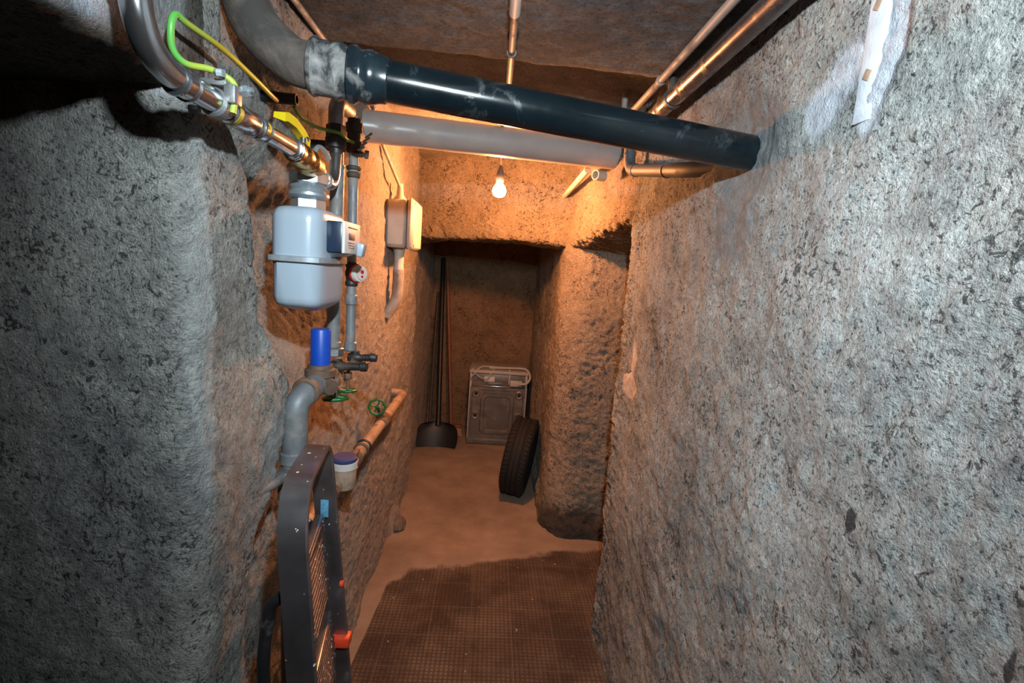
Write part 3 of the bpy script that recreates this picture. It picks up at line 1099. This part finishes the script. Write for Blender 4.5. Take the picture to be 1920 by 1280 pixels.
def water_meter():
    c = (-.472, 1.70, .975)
    g = thing('water_meter', c, 'round water meter with a dark blue lid on the low pipe beside the ladder', 'meter')
    b = MB().lathe((c[0], c[1], .945), (0, 0, 1), [(0, .022), (.008, .034), (.03, .040), (.075, .040), (.080, .038)], 36)
    b.lathe((c[0] - .018, 1.60, .976), (0.05, 1, 0), [(0, .020), (.05, .022), (.15, .022), (.20, .019)], 20)
    part('body', b, TANPIPE, g)
    part('rim', MB().lathe((c[0], c[1], 1.024), (0, 0, 1), [(0, .041), (.002, .043), (.024, .043), (.027, .040)], 36), OFFWHITE, g, 'off-white rim ring')
    part('lid', MB().lathe((c[0], c[1], 1.050), (0, 0, 1), [(0, .041), (.003, .043), (.013, .043), (.018, .038), (.019, .01)], 36), LILAC, g, 'dark blue hinged lid')
    n = MB()
    hexnut(n, (-.489, 1.585, .976), (0, 1, 0), .030, .034)
    hexnut(n, (-.485, 1.79, .973), (0, 1, 0), .030, .034)
    parts('union_nut', n, RUST, g)
    j = MB().tube([(-.485, 1.815, .973), (-.490, 1.915, .972)], .019, 18)
    part('outlet', j, TANPIPE, g)
    tp = MB()
    tp.tube([(-.488, 1.865, .985), (-.478, 1.86, 1.018)], .009, 12)
    tp.box((-.474, 1.855, 1.022), (.020, .055, .010), .003)
    part('tap', tp, RUST, g)


water_meter()


# ------------------------------------------------------------------ earth bonding
def earth():
    P = [(-.415, .838, 1.955), (-.413, .842, 1.985), (-.418, .842, 2.003), (-.440, .826, 2.012), (-.462, .800, 2.009), (-.470, .783, 2.022), (-.467, .776, 2.050), (-.466, .786, 2.068), (-.465, .810, 2.067),
         (-.465, .912, 2.071), (-.468, 1.03, 2.066), (-.480, 1.13, 2.067), (-.520, 1.25, 2.092), (-.548, 1.300, 2.110)]
    solo('earth_wire', MB().tube(spline(P, 8), .0048, 12), EARTH, 'green and yellow earth wire looping over the steel gas pipe', 'wire')
    P = [(-.505, 1.312, 2.098), (-.500, 1.34, 2.084), (-.492, 1.40, 2.080), (-.478, 1.465, 2.086), (-.444, 1.472, 2.082), (-.434, 1.515, 2.076), (-.428, 1.555, 2.078)]
    solo('bonding_wire', MB().tube(spline(P, 8), .0045, 12), EARTHGREEN, 'thin green earth wire from the black sleeve to the screw clamp on the slim riser', 'wire')
    s = MB()
    a, b = Vector((-.575, 1.30, 2.113)), Vector((-.494, 1.302, 2.112))
    d = (b - a).normalized()
    s.lathe(a, d, [(0, .013), ((b - a).length, .013), ((b - a).length, .010), (.01, .010)], 20)
    solo('wire_sleeve', s, BLACKPL, 'short black plastic sleeve that the earth wire enters on the left wall', 'sleeve')

    g = thing('earth_clamp', (-.44, .842, 1.968), 'grey screw clamp gripping the bright steel gas pipe with the earth wire', 'clamp', 'earth clamps')
    m = MB()
    ring(m, (-.44, .826, 1.968), (0, 1, 0), .030, .0215)
    m.box((-.416, .841, 1.982), (.018, .024, .028), .003)
    m.box((-.44, .841, 1.997), (.040, .024, .010), .003)
    part('clamp_block', m, GALV, g)
    sc = MB()
    hexnut(sc, (-.402, .841, 1.988), (1, -.1, .2), .012, .009)
    sc.tube([(-.405, .841, 1.988), (-.385, .839, 1.992)], .004, 8)
    hexnut(sc, (-.425, .822, 2.002), (0, -.2, 1), .010, .008)
    hexnut(sc, (-.462, .832, 1.955), (-1, 0, 0), .014, .007)
    parts('screw', sc, ZINC, g)
    g = thing('earth_clamp', (-.44, 1.6, 2.07), 'rusty screw clamp with wire ends near the top of the slim riser', 'clamp', 'earth clamps')
    m = MB()
    ring(m, (-.440, 1.605, 2.058), (0, 0, 1), .030, .0225)
    m.box((-.424, 1.578, 2.074), (.030, .018, .024), .003)
    part('clamp_block', m, RUST, g)
    sc = MB()
    for k in range(4):
        sc.tube([(-.418 + k * .007, 1.570, 2.060 + k * .012), (-.398 + k * .007, 1.562, 2.070 + k * .013)], .0035, 8)
    parts('screw', sc, ZINC, g)


earth()
m = MB()
m.box((-.525, 1.55, 2.062), (.15, .022, .026), .003)
m.lathe((-.466, 1.515, 2.048), (0, 0, 1), [(0, .0205), (.002, .029), (.028, .029), (.030, .0205)], 24)
solo('pipe_bracket', m, DARKIRON, 'dark iron bracket from the left wall holding the bend behind the gas meter', 'bracket')

# ------------------------------------------------------------------ black drain pipe overhead
DA, DB = Vector((-.30, 1.150, 2.127)), Vector((.63, 1.290, 2.071))
dax = (DB - DA).normalized()


def drain():
    g = thing('drain_pipe', tuple(DA), 'glossy black drain pipe slung across the passage into the right wall', 'pipe')
    part('pipe', MB().tube([DA, lerp(DA, DB, .5), DB], .0425, 40), BLACKPVC, g)
    s0 = DA - dax * .03
    part('socket', MB().lathe(s0, dax, [(0, .050), (.004, .056), (.016, .0575), (.022, .052), (.030, .0505), (.038, .053), (.046, .054), (.056, .051), (.066, .0475), (.080, .046), (.083, .043)], 44), SOCKET_SHINY, g)
    e = thing('drain_elbow', tuple(s0), 'dust-covered grey elbow pipe bending up to the ceiling at the top left', 'pipe')
    p = [s0 - dax * -.004, s0 - dax * .09, Vector((-.455, 1.128, 2.150)), Vector((-.500, 1.108, 2.192)), Vector((-.522, 1.095, 2.262)), Vector((-.526, 1.09, 2.40))]
    part('bend', MB().tube(spline(p, 10), .0455, 36), DUSTY, e)
    part('elbow_socket', MB().lathe(s0 - dax * .078, dax, [(0, .047), (.004, .053), (.012, .058), (.020, .054), (.044, .053), (.052, .056), (.062, .0575), (.070, .053), (.078, .051)], 44), SOCKET, e, 'scuffed black socket mouth of the elbow')


SOCKET_SHINY = paint('glossy_black_socket', (0.010, 0.018, 0.024), 0.22, 0, 0.3, 20, 0.03, (0.13, 0.13, 0.125), 0.08, 18)
drain()

GA, GB = Vector((-.60, 2.270, 2.300)), Vector((.71, 2.614, 2.335))
solo('soil_pipe', MB().tube([GA, lerp(GA, GB, .5), GB], .066, 48), GREYPVC, 'thick pale grey pipe crossing the passage just in front of the lamp', 'pipe')


def waste():
    g = thing('waste_pipe', (.57, 2.0, 2.18), 'slim dark grey waste pipe elbowing into the right wall under the black pipe', 'pipe')
    pts = fillet([(.532, 2.21, 2.42), (.546, 2.20, 2.192), (.572, 1.60, 2.085), (.635, 1.44, 2.07)], [.06, .06], 8)
    part('pipe', MB().tube(pts, .0235, 24), DKGREYPVC, g)
    c = MB()
    ring(c, (.5425, 2.203, 2.250), (0, 0, 1), .012, .0265)
    ring(c, (.5500, 2.11, 2.176), (.04, -1, -.18), .012, .0262)
    ring(c, (.5650, 1.76, 2.1135), (.04, -1, -.18), .012, .0262)
    parts('socket_lip', c, DKGREYPVC, g)


waste()


# ------------------------------------------------------------------ pipes along the top of the right wall
def right_pipes():
    g = thing('steel_ceiling_pipe', (.535, 1.5, 2.33), 'thick steel pipe along the top of the right wall', 'pipe')
    part('pipe', MB().tube([(.535, -1.2, 2.322), (.530, 1.70, 2.312), (.530, 1.86, 2.312), (.548, 1.95, 2.314), (.59, 1.99, 2.316), (.66, 2.0, 2.318)], .027, 32), paint('dull_steel_pipe', (.20, .20, .215), .26, .85, .25, 14, .05, (.16, .12, .10), .25), g)
    m = MB()
    m.lathe((.5315, 1.66, 2.3125), (0, 1, 0), [(0, .028), (.002, .032), (.022, .032), (.024, .028)], 32)
    m.box((.525, 1.672, 2.345), (.024, .02, .06), .003)
    m.tube([(.523, 1.672, 2.37), (.523, 1.672, 2.42)], .005, 10)
    part('pipe_clip', m, DARKIRON, g)
    c = thing('thin_ceiling_pipe', (.50, 1.5, 2.378), 'thin dusty pipe beside the thick steel one under the ceiling', 'pipe')
    part('pipe', MB().tube([(.500, -1.2, 2.376), (.498, 1.75, 2.376), (.494, 2.12, 2.376), (.493, 2.17, 2.40), (.493, 2.18, 2.50)], .0125, 20), CONDUIT, c)
    k = MB()
    ring(k, (.4975, 1.70, 2.376), (0, 1, 0), .022, .0155)
    part('pipe_joint', k, CONDUIT, c)
    e = MB().tube([(.440, 2.62, 2.262), (.425, 3.34, 2.226)], .016, 18)
    solo('pipe_length', e, IVORY, 'pale pipe length ending at the wall above the doorway, right of the lamp', 'pipe')
    e = MB().lathe((.50, 2.50, 2.215), (-.75, -.55, -.05), [(0, .024), (.06, .024), (.06, .018), (.02, .018)], 20)
    solo('pipe_stub', e, IVORY, 'short open pipe stub poking from the right wall beyond the grey pipe', 'pipe')


right_pipes()


def ceiling_conduit():
    g = thing('ceiling_conduit', (.012, 1.9, 2.385), 'thin conduit running along the ceiling towards the hanging lamp', 'conduit')
    part('tube', MB().tube([(.013, 1.36, 2.384), (.014, 1.85, 2.384), (-.004, 2.60, 2.40), (-.004, 2.70, 2.44), (-.004, 2.74, 2.47)], .0105, 18), CONDUIT, g)
    part('near_sleeve', MB().lathe((.0128, -1.2, 2.382), (0, 1, 0), [(0, .014), (2.56, .014), (2.575, .0145), (2.575, .0115)], 20), OFFWHITE, g, 'pale sleeve end')
    s = MB()
    for y in (0.9, 1.62):
        s.torus((.0135, y, 2.384), (0, 1, 0), .0125, .003, 20, 6)
    parts('saddle', s, GALV, g)


ceiling_conduit()


def lamp():
    x, y = .006, 2.75
    g = thing('pendant_lamp', (x, y, 2.12), 'bare glowing bulb hanging from a short cable in front of the doorway', 'lamp')
    part('ceiling_rose', MB().lathe((x, y, 2.452), (0, 0, 1), [(0, .012), (.006, .03), (.022, .034), (.03, .034)], 24), OFFWHITE, g)
    part('cable', MB().tube([(x, y, 2.27), (x - .004, y, 2.36), (x, y, 2.456)], .004, 10), OFFWHITE, g)
    part('lamp_holder', MB().lathe((x, y, 2.192), (0, 0, 1), [(0, .019), (.004, .021), (.04, .020), (.055, .016), (.075, .009), (.083, .005)], 24), INK, g)
    t = NT('glowing_bulb')
    t.b.inputs['Emission Color'].default_value = (*BULB_COLOR, 1)
    t.b.inputs['Emission Strength'].default_value = BULB_POWER
    t.b.inputs['Base Color'].default_value = (1, .9, .8, 1)
    part('bulb', MB().lathe((x, y, 2.112), (0, 0, 1), [(0, .004), (.003, .016), (.010, .0275), (.020, .0335), (.032, .036), (.046, .0325), (.060, .024), (.072, .0165), (.083, .0145)], 32), t.m, g)


lamp()

# ------------------------------------------------------------------ left conduit, junction box
p = [(-.548, -.2, 2.384), (-.548, 1.42, 2.384), (-.550, 1.66, 2.386), (-.553, 2.28, 2.384), (-.550, 2.41, 2.305), (-.542, 2.52, 2.25), (-.510, 2.73, 2.130)]
solo('wall_conduit', MB().tube(spline(p, 6), .0085, 14), CONDUIT, 'thin conduit sloping along the upper left wall to the junction box', 'conduit')


def junction_box():
    g = thing('junction_box', (-.56, 2.82, 1.80), 'ivory electrical junction box on the left wall by the doorway', 'box')
    part('body', MB().box((-.515, 2.825, 1.937), (.112, .285, .245), .018, None, 1), IVORY, g)
    part('lid', MB().box((-.440, 2.825, 1.937), (.038, .305, .265), .020, None, 1), IVORY, g)
    part('seam', MB().box((-.4585, 2.825, 1.937), (.004, .280, .240), .001), INK, g)
    s = MB()
    for yy in (2.70, 2.95):
        for zz in (1.83, 2.045):
            s.lathe((-.422, yy, zz), (1, 0, 0), [(0, .008), (.003, .007)], 12)
    parts('lid_screw', s, RUST, g)
    part('top_gland', MB().lathe((-.512, 2.765, 2.055), (0, -.05, 1), [(0, .036), (.012, .034), (.030, .020), (.065, .016), (.090, .014)], 20), IVORY, g)
    part('bottom_gland', MB().lathe((-.512, 2.80, 1.82), (0, 0, -1), [(0, .030), (.02, .030), (.04, .026), (.10, .026), (.12, .029), (.135, .029)], 20), IVORY, g)
    c = MB().tube(spline([(-.512, 2.80, 1.70), (-.512, 2.80, 1.62), (-.520, 2.795, 1.54), (-.570, 2.78, 1.44)]), .030, 20)
    solo('conduit_stub', c, CONDUIT, 'grey conduit stub entering the wall plaster under the junction box', 'conduit')


junction_box()


# ------------------------------------------------------------------ folded ladder
def ladder():
    g = thing('step_ladder', (-.27, 1.05, 0), 'folded aluminium step ladder standing against the left wall', 'ladder')
    # hoop in a plane that leans a little towards the wall
    def pt(y, z, o=0):
        return Vector((-.350 + (1.30 - z) * .085 + o - (y - .90) * .155, y, z))
    zt = 1.300
    def band(path, w, th):
        mb = MB()
        rings = []
        n = len(path)
        for i, (y, z) in enumerate(path):
            a = path[max(i - 1, 0)]
            b = path[min(i + 1, n - 1)]
            t_ = Vector((0, b[0] - a[0], b[1] - a[1])).normalized()
            nn = Vector((0, -t_.z, t_.y))
            c = pt(y, z)
            X = Vector((1, -.05, 0))
            rings.append([c - X * w + nn * th, c + X * w + nn * th, c + X * (w + .003) + nn * th * .4, c + X * (w + .003) - nn * th * .4, c + X * w - nn * th, c - X * w - nn * th])
        return mb.loft(rings)
    y0, y1 = .900, 1.215
    arc = [(y0 - .075, .0), (y0 - .04, .6), (y0 - .005, 1.13)]
    for k in range(11):
        a = math.pi - math.pi / 2 * k / 10
        arc.append((y0 + .105 + .110 * math.cos(a), zt - .11 + .110 * math.sin(a)))
    top = [(p_[0], p_[1]) for p_ in fillet2(arc[-1], (y1, zt - .006), (y1 + .008, zt - .14), .05)]
    arc += top + [(y1 + .012, 1.13), (y1 + .045, .6), (y1 + .085, .0)]
    part('hoop_frame', band(arc, .0270, .0065), ALU, g)
    # treads folded into the frame's plane
    for zc in (1.005, .735, .465):
        tr = MB()
        hw = .135 + (1.3 - zc) * .035
        c = pt((y0 + y1) / 2 + .004, zc, -.012)
        rot = Matrix.Rotation(.155, 3, 'Z') @ Matrix.Rotation(-.085, 3, 'Y')
        tr.box(c, (.022, hw * 2, .215), .004, rot)
        o = part('tread', tr, ALU, g)
        rb = MB()
        for k in range(13):
            rb.box(c + rot @ Vector((.0115, 0, -.096 + k * .016)), (.004, hw * 1.94, .007), .0012, rot, 1)
        part('tread_ribs', rb, RIB, o, 'paint-flecked ribs')
    # rear support: a bent tube on the wall side, with cross bars
    def rear(y):
        return fillet([pt(y, 1.085, -.028), pt(y, 1.065, -.062), pt(y - .01, .94, -.085), pt(y - .03, 0, -.10)], .06, 8)
    for y in (y0 + .03, y1 - .02):
        part('rear_leg', MB().tube(rear(y), .0125, 16), BLACKST, g)
    part('rear_stretcher', MB().tube([pt(y0 + .03 - .025, .25, -.0965), pt(y1 - .02 - .025, .25, -.0965)], .010, 12), BLACKST, g)
    part('hand_grip', MB().tube(spline([pt(y0 + .01, 1.098, -.012), pt(y0 + .10, 1.100, -.010), pt(y1 - .10, 1.090, -.010), pt(y1 - .005, 1.080, -.012)]), .0115, 14), BLACKST, g)
    for yy, zz in ((y1 + .02, .905), (y0 - .010, 1.02)):
        pv = MB().lathe(pt(yy, zz, .022), (1, 0, 0), [(0, .009), (.006, .009), (.009, .006)], 14)
        part('pivot', pv, ORANGE if yy > 1 else BLACKST, g)
    cl = MB().box(pt(y1 + .030, .735, .004), (.066, .036, .030), .006)
    part('frame_clip', cl, ORANGE, g, 'orange plastic clip on the far leg')
    st = MB()
    st.box(pt(y1 + .002, 1.12, -.001), (.020, .0015, .046), .0003, Matrix.Rotation(-.05, 3, 'Z'))
    part('sticker', st, STICKER, g, 'small blue sticker on the far leg')
    for y in (y0 - .075, y1 + .085):
        part('foot', MB().box(pt(y, .012), (.062, .030, .024), .005), RUBBER, g)


def fillet2(a, b, c, r):
    return [(v.y, v.z) for v in fillet([(0, *a), (0, *b), (0, *c)], r, 8)]


BLACKST = paint('black_painted_tube', (.022, .022, .024), .38, .3, .25, 20, 0, (.10, .09, .085), .12, 14)


def rib_mat():
    t = NT('paint_flecked_ribs')
    fl = t.ramp(t.noise(85, 3, .6), [(.60, 0.0), (.66, 1.0)])
    c = t.mix(fl, (.13, .11, .11), (.50, .46, .43))
    return t.done(c, t.mix(fl, .35, .8), None, t.mix(fl, .7, 0.0))


RIB = rib_mat()


def alu_flecked():
    t = NT('aluminium_with_paint_specks')
    base = t.ramp(t.noise(7, 5, .6), [(.3, (.20, .175, .185)), (.7, (.40, .36, .375))])
    fl = t.ramp(t.noise(55, 3, .5), [(.70, 0.0), (.72, 1.0)])
    c = t.mix(fl, base, (.66, .62, .58))
    return t.done(c, t.mix(fl, .30, .8), None, t.mix(fl, .90, 0.0))


ALU = alu_flecked()
ladder()


# ------------------------------------------------------------------ end of the passage: washing machine, tyre, tools
def washing_machine():
    x0, x1, y0, z1 = -.160, .405, 4.82, .735
    cx = (x0 + x1) / 2
    g = thing('washing_machine', (cx, 5.0, 0), 'old washing machine turned with its bare metal back to the doorway', 'washing machine')
    W = x1 - x0
    body = MB()
    for x in (x0 + .011, x1 - .011):
        body.box((x, 5.06, .375), (.022, .46, .72), .005)
    body.box((cx, 5.28, .375), (W, .02, .72), .005)
    part('cabinet', body, WHITECAB, g)
    part('top_panel', MB().box((cx, 5.06, z1 + .004), (W + .008, .49, .030), .006), WHITECAB, g)
    part('base_rail', MB().box((cx, y0 + .012, .040), (W, .03, .055), .004), SHEET, g)
    bp = MB()
    # embossed rear panel: stepped frames one in front of the other
    def frame(xa, xb, za, zb, r, y, k=10):
        out = []
        for (px, pz, a0) in ((xb - r, zb - r, 0), (xa + r, zb - r, 90), (xa + r, za + r, 180), (xb - r, za + r, 270)):
            for q in range(k + 1):
                a = math.radians(a0 + 90 * q / k)
                out.append((px + r * math.cos(a), y, pz + r * math.sin(a)))
        return out
    a = [frame(x0 + .012, x1 - .012, .06, .590, .004, y0 + .008), frame(x0 + .03, x1 - .03, .085, .560, .05, y0 + .008), frame(x0 + .036, x1 - .036, .091, .554, .048, y0 + .016),
         frame(cx - .165, cx + .165, .115, .530, .05, y0 + .016), frame(cx - .157, cx + .157, .123, .522, .048, y0 + .004), frame(cx - .130, cx + .130, .150, .495, .045, y0 + .004),
         frame(cx - .122, cx + .122, .158, .487, .042, y0 + .012)]
    bp.loft(a, False)
    bp.add(a[-1], [tuple(range(len(a[-1])))])
    part('back_panel', bp, SHEET, g)
    for x, z in ((x0 + .072, .520), (x1 - .072, .520), (x0 + .072, .300), (x1 - .072, .300)):
        b = MB().lathe((x, y0 + .018, z), (0, -1, 0), [(0, .044), (.010, .042), (.014, .034), (.010, .030), (.008, .020)], 24)
        o = part('transport_bolt_recess', b, SHEET, g)
        part('hole', MB().lathe((x, y0 + .0095, z), (0, -1, 0), [(0, .016), (.001, .016)], 16), RUBBER, o)
    up = MB().box((cx, y0 + .020, .655), (W - .03, .012, .125), .003)
    part('upper_panel', up, SHEET, g)
    part('panel_lip', MB().box((cx, y0 + .006, .598), (W - .05, .014, .010), .002), STEEL, g)
    part('rating_plate', MB().box((cx - .09, y0 + .012, .668), (.10, .004, .050), .001), OFFWHITE, g, 'pale plate on the upper back')
    part('recess_bracket', MB().box((cx - .03, y0 + .010, .622), (.15, .014, .030), .003), SHEET, g)
    iv = MB()
    iv.box((cx + .17, y0 + .002, .640), (.12, .03, .06), .008)
    iv.lathe((cx + .20, y0 - .01, .645), (0, -1, 0), [(0, .018), (.03, .018), (.032, .012)], 16)
    part('inlet_valve', iv, IVORY, g)
    h = MB().tube(spline([(cx + .20, y0 - .04, .645), (cx + .27, y0 - .05, .66), (cx + .30, y0 - .02, .72), (cx + .26, y0 + .06, .775), (cx + .10, y0 + .08, .775), (cx - .10, y0 + .05, .772)]), .011, 12)
    part('inlet_hose', h, IVORY, g, 'pale hose looped over the top')
    c = MB()
    c.tube(spline([(cx - .28, y0 - .01, .66), (cx - .24, y0 - .02, .72), (cx - .18, y0 + .03, .778), (cx - .10, y0 + .07, .782), (cx + .05, y0 + .12, .768)]), .007, 10)
    c.tube(spline([(cx - .26, y0 + .02, .764), (cx - .20, y0 - .025, .70), (cx - .12, y0 - .03, .68), (cx - .08, y0 - .015, .72), (cx - .05, y0 + .03, .768)]), .005, 10)
    c.tube([(cx + .10, y0 - .006, .63), (cx + .105, y0 - .010, .72), (cx + .10, y0 + .02, .775)], .006, 10)
    part('mains_lead', c, IVORY, g, 'pale cable draped over the back edge')
    part('drain_hose', MB().tube(spline([(x1 + .010, y0 + .05, .70), (x1 + .028, y0 + .045, .62), (x1 + .024, y0 + .05, .45), (x1 + .012, y0 + .06, .30)]), .013, 12), BLACKPL, g, 'black hose down the side')
    ft = MB()
    for x in (x0 + .05, x1 - .05):
        for y in (4.87, 5.23):
            q = MB().lathe((x, y, 0), (0, 0, 1), [(0, .02), (.016, .02)], 14)
            part('foot', q, RUBBER, g)


washing_machine()


def tyre():
    R, w = .300, .088
    g = thing('tyre', (.325, 3.80, 0), 'black car tyre leaning on the wall just inside the doorway on the right', 'tyre')
    yaw, lean = math.radians(-13), math.radians(7)
    M_ = Matrix.Translation((.300, 3.78, R * .992 + .012)) @ Matrix.Rotation(yaw, 4, 'Z') @ Matrix.Rotation(lean, 4, 'Y')
    prof = [(-w * .62, .195), (-w * .80, .205), (-w * 1.04, .235), (-w * 1.08, .262), (-w * .98, .285), (-w * .86, .2945), (-w * .5, .299), (-w * .44, .292), (-w * .38, .292), (-w * .32, .300), (-w * .06, .3005), (-w * .05, .292), (w * .05, .292), (w * .06, .3005),
            (w * .32, .300), (w * .38, .292), (w * .44, .292), (w * .5, .299), (w * .86, .2945), (w * .98, .285), (w * 1.08, .262), (w * 1.04, .235), (w * .80, .205), (w * .62, .195), (w * .55, .205), (w * .85, .245), (w * .75, .275), (-w * .75, .275), (-w * .85, .245), (-w * .55, .205), (-w * .62, .195)]
    mb = MB().lathe((0, 0, 0), (1, 0, 0), prof, 56, False)
    mb.v = [tuple(M_ @ Vector(p_)) for p_ in mb.v]
    bl = MB()
    for k in range(56):
        a = 2 * math.pi * k / 56
        for s in (-1, 1):
            bl.box((s * w * .72, .2975 * math.cos(a), .2975 * math.sin(a)), (w * .36, .018, .008), .002, Matrix.Rotation(a + math.pi / 2, 3, 'X') @ Matrix.Rotation(.3 * s, 3, 'Z'), 1)
    bl.v = [tuple(M_ @ Vector(p_)) for p_ in bl.v]
    mb.add(bl.v, bl.f)
    part('carcass', mb, RUBBER, g)
    rim = MB().lathe((0, 0, 0), (1, 0, 0), [(-w * .60, .199), (-w * .66, .197), (-w * .62, .186), (-w * .45, .178), (-w * .40, .10), (-w * .42, .03)], 40)
    rim.v = [tuple(M_ @ Vector(p_)) for p_ in rim.v]
    part('rim', rim, DARKIRON, g)


tyre()


def tools():
    g = thing('shovel', (-.43, 4.66, 0), 'broad black plastic shovel standing on its blade against the back wall', 'shovel')
    rows = []
    n = 18
    front, back = [], []
    lv = [(0.010, .180, 0.0), (.05, .195, .012), (.11, .200, .030), (.165, .190, .052), (.205, .160, .075), (.225, .095, .088)]
    rings = []
    for z, hw, dy in lv:
        f, b = [], []
        for k in range(n + 1):
            u = -1 + 2 * k / n
            x = -.435 + u * hw - .012 * (1 - z / .27) * 0
            cur = .055 * (1 - u * u)
            f.append((x, 4.63 + dy + cur, z + .012 * u * u))
            b.append((x, 4.645 + dy + cur, z + .012 * u * u))
        rings.append(f + b[::-1])
    part('blade', MB().loft(rings), BLACKPL, g)
    part('blade_socket', MB().lathe((-.435, 4.755, .20), (-.035, .34, 1), [(0, .030), (.10, .024), (.16, .021)], 18), BLACKPL, g)
    part('handle', MB().tube([(-.437, 4.775, .27), (-.520, 5.340, 1.80)], .0240, 16), BLACKPL, g)
    b = thing('broom', (-.33, 5.10, 0), 'broom with a reddish wooden handle propped up beside the black shovel', 'broom')
    part('handle', MB().tube([(-.330, 5.08, .10), (-.475, 5.352, 1.72)], .0180, 14), WOODRED, b)
    part('head', MB().box((-.322, 5.08, .095), (.20, .05, .035), .008), WOODRED, b)
    part('bristles', MB().loft([[(-.42, 5.055, .08), (-.224, 5.055, .08), (-.224, 5.105, .08), (-.42, 5.105, .08)], [(-.432, 5.045, .0), (-.212, 5.045, .0), (-.212, 5.115, .0), (-.432, 5.115, .0)]]), paint('straw_bristles', (.35, .22, .15), .9, 0, .4, 80), b)
    s = MB().tube([(-.545, 4.95, .012), (-.560, 5.37, 1.45)], .014, 12)
    solo('pole', s, paint('dark_pole', (.05, .035, .03), .6, 0, .3, 20), 'dark pole leaning in the back corner, left of the shovel handle', 'pole')


tools()


# ------------------------------------------------------------------ painted-over plate on the right wall
def plate():
    g = thing('wall_plate', (.592, .865, 2.03), 'whitewashed upright metal strip with punched holes on the right wall', 'plate')
    m = MB()
    c = Vector((.601, .868, 2.155))
    rot = Matrix.Rotation(math.radians(0), 3, 'X')
    m.box(c, (.014, .042, .25), .003, rot)
    part('strip', m, paint('whitewash', (.50, .54, .60), .7, 0, .2, 40, .3, (.48, .47, .48), .2, 30), g)
    h = MB()
    h.box((.5945, .868, 2.215), (.004, .014, .022), .001, Matrix.Rotation(.5, 3, 'X'))
    h.box((.5945, .868, 2.105), (.004, .016, .016), .001, Matrix.Rotation(.5, 3, 'X'))
    parts('punched_hole', h, paint('bare_hole', (.34, .22, .15), .8, 0, .3, 60), g, 'brown hole through the whitewash')


plate()


# ------------------------------------------------------------------ loose stone at the foot of the left wall
def stone():
    bm = bmesh.new()
    bmesh.ops.create_icosphere(bm, subdivisions=3, radius=1)
    pts = np.array([tuple(v.co) for v in bm.verts])
    k = 1 + 0.28 * fbm(pts * 1.4 + 3, 3)
    m = MB()
    m.add(np.array((-.520, 3.16, .034)) + pts * k[:, None] * np.array((.045, .075, .042)), [[v.index for v in f.verts] for f in bm.faces])
    bm.free()
    solo('stone', m, paint('grey_stone', (.16, .13, .11), .9, 0, .4, 40, .4), 'small loose stone on the floor at the foot of the left wall', 'stone')


stone()
